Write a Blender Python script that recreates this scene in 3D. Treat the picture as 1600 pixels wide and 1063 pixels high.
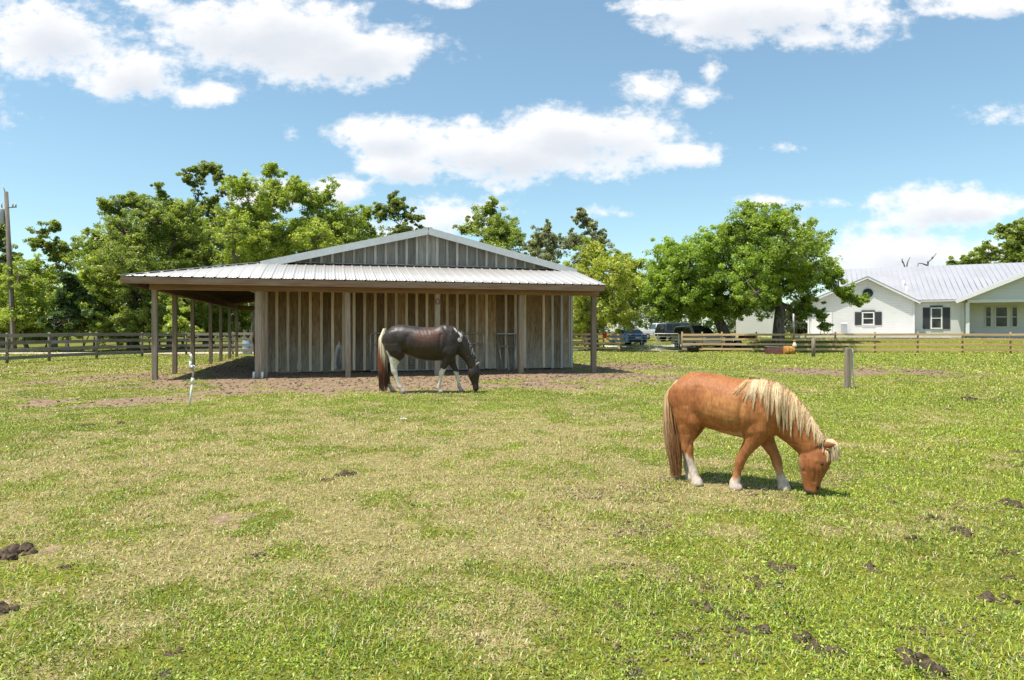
import bpy, math, random
import numpy as np
from mathutils import Vector, Matrix
from mathutils.bvhtree import BVHTree
random.seed(7); rng = np.random.default_rng(7)
R = math.radians
for o in list(bpy.data.objects): bpy.data.objects.remove(o)
sc = bpy.context.scene; col = sc.collection
EYE = 1.42; F = 1067.0; HY = 518.0            # eye height, focal length and horizon row (1600 px wide photograph)

# ------------------------------------------------------------------ camera
cd = bpy.data.cameras.new('camera'); cam = bpy.data.objects.new('camera', cd); col.objects.link(cam)
cam.location = (0, 0, EYE); cam.rotation_euler = (R(90), 0, 0)
cd.sensor_width = 36; cd.lens = 36*F/1600; cd.shift_y = -(531.5-HY)/1600; cd.clip_start = 0.05; cd.clip_end = 5000
sc.camera = cam
# ------------------------------------------------------------------ light
sc.view_settings.view_transform = 'Standard'; sc.view_settings.look = 'None'
sc.view_settings.exposure = 0.6; sc.view_settings.gamma = 1
SUNV = Vector((-0.36, -0.20, 1.0)).normalized()
sd = bpy.data.lights.new('sun', 'SUN'); sd.energy = 4.9; sd.angle = R(0.53); sd.color = (1.0, 0.935, 0.82)
so = bpy.data.objects.new('sun', sd); col.objects.link(so); so.rotation_euler = SUNV.to_track_quat('Z', 'Y').to_euler(); so.location = (0, 0, 60)
SKY_STRENGTH = 0.115
sc.cycles.max_bounces = 8; sc.cycles.transparent_max_bounces = 8
w = bpy.data.worlds.new('World'); sc.world = w; w.use_nodes = True
nt = w.node_tree; N = nt.nodes; L = nt.links; N.clear()
def nd(t, **k):
    n = N.new(t)
    for a, v in k.items(): setattr(n, a, v)
    return n
def wm(op, a, b=None, c=None, clamp=False):
    n = nd('ShaderNodeMath', operation=op); n.use_clamp = clamp
    for i, v in enumerate((a, b, c)):
        if v is None: continue
        if isinstance(v, (int, float)): n.inputs[i].default_value = v
        else: L.new(v, n.inputs[i])
    return n.outputs[0]
sky = nd('ShaderNodeTexSky', sky_type='NISHITA'); sky.sun_disc = False
sky.sun_elevation = math.asin(SUNV.z); sky.sun_rotation = math.atan2(SUNV.x, SUNV.y)
sky.air_density = 1.0; sky.dust_density = 0.6; sky.ozone_density = 2.2; sky.altitude = 0
tc = nd('ShaderNodeTexCoord'); sp = nd('ShaderNodeSeparateXYZ'); L.new(tc.outputs['Generated'], sp.inputs[0])
ay = wm('MAXIMUM', wm('ABSOLUTE', sp.outputs[1]), 0.12)
U = wm('DIVIDE', sp.outputs[0], ay); Vv = wm('DIVIDE', sp.outputs[2], ay)
# (azimuth px, elevation px, half width, half height, weight)
CL = [(85,45,125,58,1),(205,112,95,48,1),(235,5,60,26,.9),(335,148,66,20,.9),(420,55,195,70,1.1),(560,82,122,50,1),(330,40,90,50,1),
 (610,208,80,28,.9),(790,240,230,50,1.1),(900,212,165,46,1.1),(1075,242,72,20,.9),(640,258,90,30,1),(740,190,30,14,.6),
 (1190,22,185,50,1.1),(1270,58,95,30,1),(1050,12,80,17,.8),(1560,4,120,22,.9),(1005,138,44,20,.62),(1100,150,24,13,.30),(1112,110,14,16,.26),
 (1222,231,38,12,.55),(455,208,16,16,.42),(1535,182,34,18,.40),(1475,326,118,36,1.05),(1420,340,50,16,.8),(1425,400,170,36,.9),(1330,380,90,24,.5),
 (955,332,60,12,.55),(1280,318,46,11,.6),(530,296,50,26,.95),(700,338,85,32,.9),(620,360,90,26,.8),(1200,314,34,9,.5),(690,2,70,10,.7),
 (1340,352,90,14,.45),(440,300,60,24,.6),(-300,200,260,60,1),(-700,60,300,80,1),(1900,180,260,60,1),(2300,380,300,50,1),(300,-300,350,120,1),(1300,-400,400,130,1)]
g = bpy.data.node_groups.new('cloud_field', 'ShaderNodeTree')
g.interface.new_socket('u', in_out='INPUT', socket_type='NodeSocketFloat'); g.interface.new_socket('v', in_out='INPUT', socket_type='NodeSocketFloat')
g.interface.new_socket('d', in_out='OUTPUT', socket_type='NodeSocketFloat'); g.interface.new_socket('e', in_out='OUTPUT', socket_type='NodeSocketFloat')
N, L, _s = g.nodes, g.links, (N, L)
gi = nd('NodeGroupInput'); go = nd('NodeGroupOutput')
cv = nd('ShaderNodeCombineXYZ'); L.new(gi.outputs[0], cv.inputs[0]); L.new(wm('MULTIPLY', gi.outputs[1], 1.5), cv.inputs[1])
nz = nd('ShaderNodeTexNoise'); nz.inputs['Scale'].default_value = 6.0; nz.inputs['Detail'].default_value = 9; nz.inputs['Roughness'].default_value = .58; L.new(cv.outputs[0], nz.inputs['Vector'])
nz2 = nd('ShaderNodeTexNoise'); nz2.inputs['Scale'].default_value = 22.0; nz2.inputs['Detail'].default_value = 6; nz2.inputs['Roughness'].default_value = .6; L.new(cv.outputs[0], nz2.inputs['Vector'])
best = None
for (cx, cy, rx, ry, wt) in CL:
    a = wm('MULTIPLY', wm('SUBTRACT', gi.outputs[0], (cx-800)/F), F/(rx*1.12))
    b = wm('MULTIPLY', wm('SUBTRACT', gi.outputs[1], (HY-cy)/F), F/(ry*1.12))
    d2 = wm('ADD', wm('MULTIPLY', a, a), wm('MULTIPLY', b, b))
    e = wm('MULTIPLY', wm('SUBTRACT', 1.0, wm('POWER', d2, .7)), wt)
    best = e if best is None else wm('SMOOTH_MAX', best, e, .25)
n1 = wm('MULTIPLY', wm('SUBTRACT', nz.outputs[0], .5), 3.0); n2 = wm('MULTIPLY', wm('SUBTRACT', nz2.outputs[0], .5), 1.7)
nz3 = nd('ShaderNodeTexNoise'); nz3.inputs['Scale'].default_value = 60.0; nz3.inputs['Detail'].default_value = 5; nz3.inputs['Roughness'].default_value = .6; L.new(cv.outputs[0], nz3.inputs['Vector'])
n3 = wm('MULTIPLY', wm('SUBTRACT', nz3.outputs[0], .5), .8)
L.new(wm('ADD', wm('ADD', best, n3), wm('ADD', n1, n2)), go.inputs[0]); L.new(wm('ADD', best, wm('MULTIPLY', n1, .55)), go.inputs[1])
N, L = _s
def field(u, v, k=0):
    n = nd('ShaderNodeGroup'); n.node_tree = g; L.new(u, n.inputs[0]); L.new(v, n.inputs[1]); return n.outputs[k]
def ramp(v, a, b, lo=0., hi=1.):
    m = nd('ShaderNodeMapRange', interpolation_type='SMOOTHSTEP'); L.new(v, m.inputs[0])
    for i, x in zip((1, 2, 3, 4), (a, b, lo, hi)): m.inputs[i].default_value = x
    return m.outputs[0]
D0 = field(U, Vv); DU = field(wm('SUBTRACT', U, .008), wm('ADD', Vv, .022), 1)
mask = wm('MULTIPLY', ramp(D0, -.12, .75), ramp(sp.outputs[2], .0, .03))
shade = ramp(wm('MULTIPLY', DU, mask), .1, 1.15)
cc = nd('ShaderNodeMix', data_type='RGBA'); L.new(shade, cc.inputs[0])
cc.inputs[6].default_value = (6.3, 6.3, 6.35, 1); cc.inputs[7].default_value = (4.5, 4.75, 5.15, 1)
tint = nd('ShaderNodeMix', data_type='RGBA', blend_type='MULTIPLY'); tint.inputs[0].default_value = 1; L.new(sky.outputs[0], tint.inputs[6]); tint.inputs[7].default_value = (.93, 1.03, .93, 1)
hz_ = nd('ShaderNodeMix', data_type='RGBA', blend_type='ADD'); hz_.inputs[0].default_value = 1; L.new(tint.outputs[2], hz_.inputs[6]); hz_.inputs[7].default_value = (.28, .42, .48, 1)
mx = nd('ShaderNodeMix', data_type='RGBA'); L.new(mask, mx.inputs[0]); L.new(hz_.outputs[2], mx.inputs[6]); L.new(cc.outputs[2], mx.inputs[7])
bg = nd('ShaderNodeBackground'); bg.inputs[1].default_value = SKY_STRENGTH; L.new(mx.outputs[2], bg.inputs[0])
wo = nd('ShaderNodeOutputWorld'); L.new(bg.outputs[0], wo.inputs[0])

# ------------------------------------------------------------------ materials
class Mt:
    def __init__(s, name):
        s.m = bpy.data.materials.new(name); s.m.use_nodes = True; s.n = s.m.node_tree.nodes; s.l = s.m.node_tree.links
        s.b = s.n['Principled BSDF']; s.out = s.n['Material Output']
    def node(s, t, **k):
        n = s.n.new(t)
        for a, v in k.items(): setattr(n, a, v)
        return n
    def noise(s, vec, scale, detail=4, rough=.55, dist=0):
        n = s.node('ShaderNodeTexNoise'); n.inputs['Scale'].default_value = scale; n.inputs['Detail'].default_value = detail
        n.inputs['Roughness'].default_value = rough; n.inputs['Distortion'].default_value = dist
        if vec is not None: s.l.new(vec, n.inputs['Vector'])
        return n.outputs[0]
    def mapv(s, src, scale):
        n = s.node('ShaderNodeMapping'); n.inputs['Scale'].default_value = scale; s.l.new(src, n.inputs['Vector']); return n.outputs[0]
    def attr(s, name, out='Vector'):
        n = s.node('ShaderNodeAttribute', attribute_name=name); return n.outputs[out]
    def coord(s, k='Object'): return s.node('ShaderNodeTexCoord').outputs[k]
    def ramp(s, v, a, b, lo=0., hi=1.):
        m = s.node('ShaderNodeMapRange', interpolation_type='SMOOTHSTEP'); s.l.new(v, m.inputs[0])
        for i, x in zip((1, 2, 3, 4), (a, b, lo, hi)): m.inputs[i].default_value = x
        return m.outputs[0]
    def mix(s, f, a, b, blend='MIX'):
        n = s.node('ShaderNodeMix', data_type='RGBA', blend_type=blend)
        for i, v in ((0, f), (6, a), (7, b)):
            if isinstance(v, (int, float)): n.inputs[i].default_value = v
            elif isinstance(v, tuple): n.inputs[i].default_value = (*v[:3], 1)
            else: s.l.new(v, n.inputs[i])
        return n.outputs[2]
    def math(s, op, a, b=0.):
        n = s.node('ShaderNodeMath', operation=op)
        for i, v in enumerate((a, b)):
            if isinstance(v, (int, float)): n.inputs[i].default_value = v
            else: s.l.new(v, n.inputs[i])
        return n.outputs[0]
    def bump(s, h, strength=.4, dist=.02):
        n = s.node('ShaderNodeBump'); n.inputs['Strength'].default_value = strength; n.inputs['Distance'].default_value = dist
        s.l.new(h, n.inputs['Height']); s.l.new(n.outputs[0], s.b.inputs['Normal'])
    def base(s, c, rough=.8, metal=0., spec=.3):
        if isinstance(c, tuple): s.b.inputs['Base Color'].default_value = (*c[:3], 1)
        else: s.l.new(c, s.b.inputs['Base Color'])
        s.b.inputs['Roughness'].default_value = rough; s.b.inputs['Metallic'].default_value = metal; s.b.inputs['Specular IOR Level'].default_value = spec
        return s.m
def wood(name, c1, c2, c3=None, spotty=.5, rough=.85):
    m = Mt(name); gc = m.attr('gc')
    n1 = m.noise(m.mapv(gc, (26, 26, 1.6)), 1, 6, .65, .4); n2 = m.noise(m.mapv(gc, (3, 3, .7)), 1, 3)
    c = m.mix(m.ramp(n1, .3, .7), c1, c2)
    if c3: c = m.mix(m.math('MULTIPLY', m.ramp(n2, .45, .7), spotty), c, c3)
    kn = m.noise(m.mapv(gc, (9, 9, 4)), 1, 2); c = m.mix(m.ramp(kn, .72, .78, 0, .55), c, tuple(x*.35 for x in c1))
    t = m.attr('tone', 'Fac'); tcx = m.node('ShaderNodeCombineColor')
    for i in range(3): m.l.new(t, tcx.inputs[i])
    c = m.mix(1., c, tcx.outputs[0], 'MULTIPLY'); m.bump(n1, .5, .006)
    return m.base(c, rough, 0, .25)
def plain(name, c, rough=.6, metal=0., spec=.4, var=.12, scale=6):
    m = Mt(name); n = m.noise(m.coord(), scale, 5, .6)
    cc = m.mix(m.ramp(n, .3, .7), tuple(x*(1-var) for x in c), tuple(min(1, x*(1+var)) for x in c))
    return m.base(cc, rough, metal, spec)
def metalroof(name, c, dirt):
    m = Mt(name); gc = m.coord(); n = m.noise(m.mapv(gc, (.7, .7, .7)), 1, 4); n2 = m.noise(m.mapv(gc, (5, 5, 5)), 1, 5, .7)
    c = m.mix(m.ramp(n, .35, .7, 0, .6), c, tuple(x*.86 for x in c)); c = m.mix(m.ramp(n2, .55, .8, 0, .35), c, dirt)
    return m.base(c, .42, .25, .5)
M = {}
M['post'] = wood('weathered_post_wood', (.22, .165, .115), (.40, .32, .24), (.27, .25, .22))
M['beam'] = wood('brown_beam_wood', (.20, .115, .06), (.33, .20, .11), (.24, .17, .12))
M['fascia'] = wood('fascia_wood', (.19, .115, .07), (.31, .20, .13), (.32, .26, .21))
M['rafter'] = wood('shade_darkened_rafter_wood', (.055, .038, .025), (.10, .07, .048))  # wood darkened so its colour carries the shade under the roof
M['batten'] = wood('tan_batten_wood', (.50, .385, .26), (.78, .65, .48), (.62, .58, .51))
M['grey_batten'] = wood('grey_batten_wood', (.33, .31, .28), (.52, .49, .45))
M['grey_board'] = wood('grey_board_wood', (.17, .162, .15), (.33, .315, .29), (.38, .365, .34))
M['fence_tan'] = wood('new_fence_wood', (.46, .30, .15), (.62, .44, .25), (.50, .40, .27))
M['fence_post'] = wood('fence_post_wood', (.26, .18, .085), (.40, .30, .16), (.3, .24, .17))
M['fence_grey'] = wood('grey_fence_wood', (.17, .145, .12), (.33, .29, .245), (.36, .32, .27))
M['old_post'] = wood('old_post_wood', (.15, .12, .09), (.31, .26, .20), (.30, .27, .22))
M['pole'] = wood('utility_pole_wood', (.11, .085, .07), (.22, .19, .165))
def barnboard():
    m = Mt('barn_board_plywood'); gc = m.attr('gc'); po = m.coord('Object'); sx = m.node('ShaderNodeSeparateXYZ'); m.l.new(po, sx.inputs[0])
    n1 = m.noise(m.mapv(gc, (16, 16, 1.7)), 1, 7, .68, 1.6); n2 = m.noise(m.mapv(gc, (4, 4, 1.2)), 1, 4, .6); n3 = m.noise(m.mapv(gc, (2, 2, .8)), 1, 5, .65, 1.)
    c = m.mix(m.ramp(n1, .3, .72), (.13, .078, .038), (.33, .22, .12))
    low = m.ramp(m.math('ADD', sx.outputs[2], m.math('MULTIPLY', n3, -2.6)), -1.15, .55, 1, 0)   # weather has greyed the lower part of the plywood
    g = m.mix(m.ramp(n1, .3, .7), (.20, .175, .135), (.42, .375, .30)); c = m.mix(m.math('MULTIPLY', low, .85), c, g)
    c = m.mix(m.ramp(n2, .62, .8, 0, .6), c, (.20, .20, .16))
    t = m.attr('tone', 'Fac'); q = m.node('ShaderNodeCombineColor')
    for i in range(3): m.l.new(t, q.inputs[i])
    c = m.mix(1., c, q.outputs[0], 'MULTIPLY'); m.bump(n1, .5, .005); return m.base(c, .85, 0, .2)
M['board'] = barnboard()
M['roof'] = metalroof('light_metal_roof', (.46, .448, .438), (.38, .35, .32))
M['house_roof'] = metalroof('house_metal_roof', (.42, .42, .45), (.36, .36, .37))
M['galv'] = plain('galvanised_trim', (.56, .57, .58), .45, .2, .5, .06)
M['tube'] = plain('galvanised_tube', (.42, .43, .43), .45, .6, .5, .2, 12)
M['white'] = plain('white_paint', (.66, .66, .65), .5, 0, .4, .04)
M['pvc'] = plain('white_pvc', (.74, .73, .70), .45, 0, .4, .12, 30)
M['rust'] = plain('rust', (.20, .085, .04), .9, 0, .2, .4, 9)
M['maroon'] = plain('maroon_rusted_steel', (.17, .075, .07), .75, .1, .3, .3, 8)
M['orange_rust'] = plain('orange_rust', (.36, .18, .05), .9, 0, .2, .5, 7)
M['black'] = plain('black_rubber', (.018, .018, .02), .6, 0, .4, .2)
M['red'] = plain('red_plastic', (.62, .035, .03), .4, 0, .5, .08)
M['bluepl'] = plain('blue_plastic', (.24, .34, .46), .45, 0, .4, .15)
M['shutter'] = plain('dark_shutter', (.045, .05, .055), .6, 0, .3, .1)
M['concrete'] = plain('pale_concrete', (.58, .55, .48), .9, 0, .2, .1, 2)
M['sand'] = plain('pale_sand', (.50, .43, .33), .95, 0, .1, .2, 2)
M['tyre'] = plain('tyre_rubber', (.02, .02, .02), .8, 0, .3, .1)
M['rim'] = plain('wheel_rim', (.45, .45, .46), .35, .7, .5, .1)
M['grey_metal'] = plain('grey_painted_metal', (.32, .34, .36), .5, .1, .4, .1)
M['lamp_red'] = plain('tail_lamp', (.45, .02, .02), .25, 0, .5, .05)
M['lamp_clear'] = plain('head_lamp', (.75, .75, .75), .15, .2, .6, .03)
M['cream'] = plain('cream_plastic', (.80, .74, .55), .6, 0, .3, .05)
def carpaint(n, c):
    m = Mt(n); m.base(c, .3, .25, .5); m.b.inputs['Coat Weight'].default_value = .8; m.b.inputs['Coat Roughness'].default_value = .08; return m.m
M['blue_car'] = carpaint('blue_car_paint', (.045, .20, .52)); M['white_car'] = carpaint('white_car_paint', (.72, .72, .72))
M['silver_car'] = carpaint('silver_car_paint', (.42, .42, .43)); M['beige_car'] = carpaint('champagne_car_paint', (.48, .44, .40)); M['dark_car'] = carpaint('dark_car_paint', (.03, .03, .035))
def glass():
    m = Mt('window_glass'); n = m.noise(m.coord(), 1.3, 3); c = m.mix(m.ramp(n, .4, .65), (.012, .016, .018), (.05, .055, .06)); return m.base(c, .12, 0, .45)
M['glass'] = glass()
def siding(name, c):
    m = Mt(name); s = m.node('ShaderNodeSeparateXYZ'); m.l.new(m.coord(), s.inputs[0])
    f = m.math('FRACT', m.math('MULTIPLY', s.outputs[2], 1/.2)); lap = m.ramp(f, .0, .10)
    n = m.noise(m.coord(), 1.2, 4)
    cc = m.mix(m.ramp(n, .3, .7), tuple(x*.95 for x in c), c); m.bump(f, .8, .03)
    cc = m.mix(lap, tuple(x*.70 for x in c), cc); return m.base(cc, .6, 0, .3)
M['siding'] = siding('white_lap_siding', (.72, .72, .73)); M['siding_blue'] = siding('pale_grey_blue_siding', (.58, .61, .64))
def leafmat(name, trans=.52):
    m = Mt(name); c = m.attr('Col', 'Color'); m.n.remove(m.b)
    d = m.node('ShaderNodeBsdfDiffuse'); t = m.node('ShaderNodeBsdfTranslucent'); gl = m.node('ShaderNodeBsdfGlossy'); gl.inputs['Roughness'].default_value = .45
    m.l.new(c, d.inputs[0]); m.l.new(m.mix(1., c, (1.25, 1.25, .5), 'MULTIPLY'), t.inputs[0]); gl.inputs[0].default_value = (.5, .5, .5, 1)
    a = m.node('ShaderNodeMixShader'); a.inputs[0].default_value = trans; m.l.new(d.outputs[0], a.inputs[1]); m.l.new(t.outputs[0], a.inputs[2])
    b = m.node('ShaderNodeMixShader'); b.inputs[0].default_value = .06; m.l.new(a.outputs[0], b.inputs[1]); m.l.new(gl.outputs[0], b.inputs[2])
    m.l.new(b.outputs[0], m.out.inputs[0]); return m.m
M['leaf'] = leafmat('foliage'); M['grass'] = leafmat('grass_blades', .28)
def bark():
    m = Mt('bark'); n = m.noise(m.mapv(m.coord(), (9, 9, 2)), 1, 6, .7); c = m.mix(m.ramp(n, .35, .65), (.07, .055, .045), (.23, .20, .175)); m.bump(n, .8, .03); return m.base(c, .95, 0, .1)
M['bark'] = bark()
def clodm():
    m = Mt('clod_soil'); n = m.noise(m.coord(), 30, 6, .7); c = m.mix(m.ramp(n, .35, .65), (.035, .025, .018), (.13, .095, .07)); m.bump(n, .8, .01); return m.base(c, 1, 0, .05)
M['clod'] = clodm()

# ------------------------------------------------------------------ helpers
def tag(o, label=None, cat=None, group=None, kind=None):
    for k, v in (('label', label), ('category', cat), ('group', group), ('kind', kind)):
        if v: o[k] = v
    return o
def empty(name, loc=(0, 0, 0), rz=0, **k):
    o = bpy.data.objects.new(name, None); o.empty_display_size = .2; o.location = loc; o.rotation_euler = (0, 0, rz); col.objects.link(o); return tag(o, **k)
def basis(axis, up=Vector((0, 0, 1))):
    z = Vector(axis).normalized(); u = Vector(up)
    if abs(z.dot(u)) > .97: u = Vector((1, 0, 0))
    x = u.cross(z).normalized(); y = z.cross(x); return x, y, z
class MB:
    def __init__(s): s.v = []; s.f = []; s.g = []; s.t = []; s.sm = []
    def _add(s, vs, fs, gs, tone, smooth=False):
        b = len(s.v); off = Vector((random.uniform(0, 50), random.uniform(0, 50), random.uniform(0, 50)))
        s.v += [tuple(v) for v in vs]; s.g += [tuple(Vector(g)+off) for g in gs]; s.t += [tone]*len(vs)
        s.f += [tuple(i+b for i in f) for f in fs]; s.sm += [smooth]*len(fs); return s
    def bar(s, p0, p1, w, h, tone=1., up=(0, 0, 1), w1=None, h1=None):
        p0, p1 = Vector(p0), Vector(p1); x, y, z = basis(p1-p0, up); ln = (p1-p0).length; vs = []; gs = []
        for q, d, ww, hh in ((p0, 0, w, h), (p1, ln, w1 or w, h1 or h)):
            for a, b in ((-1, -1), (1, -1), (1, 1), (-1, 1)):
                vs.append(q+x*a*ww/2+y*b*hh/2); gs.append((a*ww/2, b*hh/2, d))
        return s._add(vs, [(3, 2, 1, 0), (4, 5, 6, 7), (0, 1, 5, 4), (1, 2, 6, 5), (2, 3, 7, 6), (3, 0, 4, 7)], gs, tone)
    def box(s, c, size, tone=1., rz=0):
        c = Vector(c); k = max(range(3), key=lambda i: size[i]); m = Matrix.Rotation(rz, 3, 'Z')
        ax = [m @ Vector(v) for v in ((1, 0, 0), (0, 1, 0), (0, 0, 1))]; a = ax[k]*size[k]/2
        if k == 2: return s.bar(c-a, c+a, size[1], size[0], tone, up=ax[0]) if False else s._boxz(c, ax, size, tone)
        return s._boxz(c, ax, size, tone)
    def _boxz(s, c, ax, size, tone):
        vs = []; gs = []; k = max(range(3), key=lambda i: size[i]); o = [i for i in range(3) if i != k]
        for sg in ((-1, -1, -1), (1, -1, -1), (1, 1, -1), (-1, 1, -1), (-1, -1, 1), (1, -1, 1), (1, 1, 1), (-1, 1, 1)):
            l = [sg[i]*size[i]/2 for i in range(3)]; vs.append(c+ax[0]*l[0]+ax[1]*l[1]+ax[2]*l[2]); gs.append((l[o[0]], l[o[1]], l[k]))
        return s._add(vs, [(3, 2, 1, 0), (4, 5, 6, 7), (0, 1, 5, 4), (1, 2, 6, 5), (2, 3, 7, 6), (3, 0, 4, 7)], gs, tone)
    def tube(s, pts, rad, n=8, tone=1., cap=True, smooth=True):
        pts = [Vector(p) for p in pts]; rad = rad if hasattr(rad, '__len__') else [rad]*len(pts); vs = []; gs = []; fs = []; d = 0
        up = Vector((0, 0, 1)); px = None
        for i, p in enumerate(pts):
            t = (pts[min(i+1, len(pts)-1)]-pts[max(i-1, 0)]); x, y, z = basis(t)
            if px is not None:
                x = (px-z*px.dot(z)).normalized(); y = z.cross(x)
            px = x
            if i: d += (p-pts[i-1]).length
            for k in range(n):
                a = 2*math.pi*k/n; vs.append(p+(x*math.cos(a)+y*math.sin(a))*rad[i]); gs.append((math.cos(a)*rad[i], math.sin(a)*rad[i], d))
        for i in range(len(pts)-1):
            for k in range(n): k2 = (k+1) % n; fs.append((i*n+k, i*n+k2, (i+1)*n+k2, (i+1)*n+k))
        if cap: fs.append(tuple(range(n-1, -1, -1))); fs.append(tuple((len(pts)-1)*n+k for k in range(n)))
        return s._add(vs, fs, gs, tone, smooth)
    def poly(s, pts, thick, axis=(0, 1, 0), tone=1.):
        """a flat outline (list of 3-D points) given thickness along axis"""
        a = Vector(axis)*thick; n = len(pts); vs = [Vector(p) for p in pts]+[Vector(p)+a for p in pts]
        fs = [tuple(range(n)), tuple(range(2*n-1, n-1, -1))]+[((i+1) % n, i, i+n, (i+1) % n+n) for i in range(n)]
        return s._add(vs, fs, [(v[0], v[1], v[2]) for v in vs], tone)
    def build(s, name, mat, parent=None, bevel=0):
        me = bpy.data.meshes.new(name); me.from_pydata(s.v, [], s.f)
        a = me.attributes.new('gc', 'FLOAT_VECTOR', 'POINT'); a.data.foreach_set('vector', np.array(s.g, 'f').ravel())
        a = me.attributes.new('tone', 'FLOAT', 'POINT'); a.data.foreach_set('value', np.array(s.t, 'f'))
        me.polygons.foreach_set('use_smooth', s.sm); me.materials.append(mat); me.update()
        o = bpy.data.objects.new(name, me); col.objects.link(o); o.parent = parent
        if bevel:
            b = o.modifiers.new('bevel', 'BEVEL'); b.width = bevel; b.segments = 2; b.limit_method = 'ANGLE'
        return o
def npmesh(name, V, Fc, mat, parent=None, colr=None, smooth=False, attrs=None):
    me = bpy.data.meshes.new(name); k = Fc.shape[1]; nF = len(Fc)
    me.vertices.add(len(V)); me.vertices.foreach_set('co', V.astype('f').ravel())
    me.loops.add(nF*k); me.loops.foreach_set('vertex_index', Fc.astype('i').ravel())
    me.polygons.add(nF); me.polygons.foreach_set('loop_start', np.arange(0, nF*k, k, dtype='i')); me.polygons.foreach_set('loop_total', np.full(nF, k, 'i'))
    if smooth: me.polygons.foreach_set('use_smooth', np.ones(nF, bool))
    if colr is not None:
        a = me.color_attributes.new('Col', 'FLOAT_COLOR', 'POINT'); a.data.foreach_set('color', np.c_[colr, np.ones(len(V))].astype('f').ravel())
    for n_, v_ in (attrs or {}).items():
        a = me.attributes.new(n_, 'FLOAT', 'POINT'); a.data.foreach_set('value', v_.astype('f'))
    me.materials.append(mat); me.update(calc_edges=True); me.validate()
    o = bpy.data.objects.new(name, me); col.objects.link(o); o.parent = parent; return o
def copy_tree(o, parent=None):
    c = o.copy(); col.objects.link(c); c.parent = parent
    for ch in [x for x in bpy.data.objects if x.parent == o]: copy_tree(ch, c)
    return c
def ss(x, a, b):
    t = np.clip((x-a)/(b-a), 0, 1); return t*t*(3-2*t)
def _h(i, j, s): 
    n = (i*374761393+j*668265263+s*1274126177) & 0x7fffffff; n = ((n ^ (n >> 13))*1274126177) & 0x7fffffff; return ((n ^ (n >> 16)) & 0xffff)/65535.
def vnoise(x, y, s=0):
    x = np.asarray(x, float); y = np.asarray(y, float); i = np.floor(x).astype(np.int64); j = np.floor(y).astype(np.int64); fx = x-i; fy = y-j
    fx = fx*fx*(3-2*fx); fy = fy*fy*(3-2*fy)
    return (_h(i, j, s)*(1-fx)+_h(i+1, j, s)*fx)*(1-fy)+(_h(i, j+1, s)*(1-fx)+_h(i+1, j+1, s)*fx)*fy
def fbm(x, y, s=0, o=4):
    a = .5; r = 0; n = 0
    for k in range(o): r = r+a*vnoise(x*2**k, y*2**k, s+k*17); n += a; a *= .55
    return r/n
def H(x, y):
    x = np.asarray(x, float); y = np.asarray(y, float)
    return .28*ss(y, 50, 70)+.85*ss(x, 15, 22)*ss(y, 45.6, 51)+.05*(fbm(x/3, y/3, 3, 3)-.5)*ss(y, 3, 6)+.02*(fbm(x*1.1, y*1.1, 9, 2)-.5)
def Hz(x, y): return float(H(x, y))
def gp(px, py, hz=0.):                                # ground point seen at (px, py) of the photograph
    d = (EYE-hz)*F/(py-HY); return ((px-800)/F*d, d)
def X(px, d): return (px-800)/F*d
def Zh(py, d): return EYE+(HY-py)/F*d

# barn frame: s runs along its front, t runs back
BO = Vector((-10.46, 20.0, 0)); BU = Vector((.9655, .2604, 0)); BV = Vector((-.2604, .9655, 0)); BYAW = math.atan2(.2604, .9655)
def B(s, t, z=0): return BO+BU*s+BV*t+Vector((0, 0, z))

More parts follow.
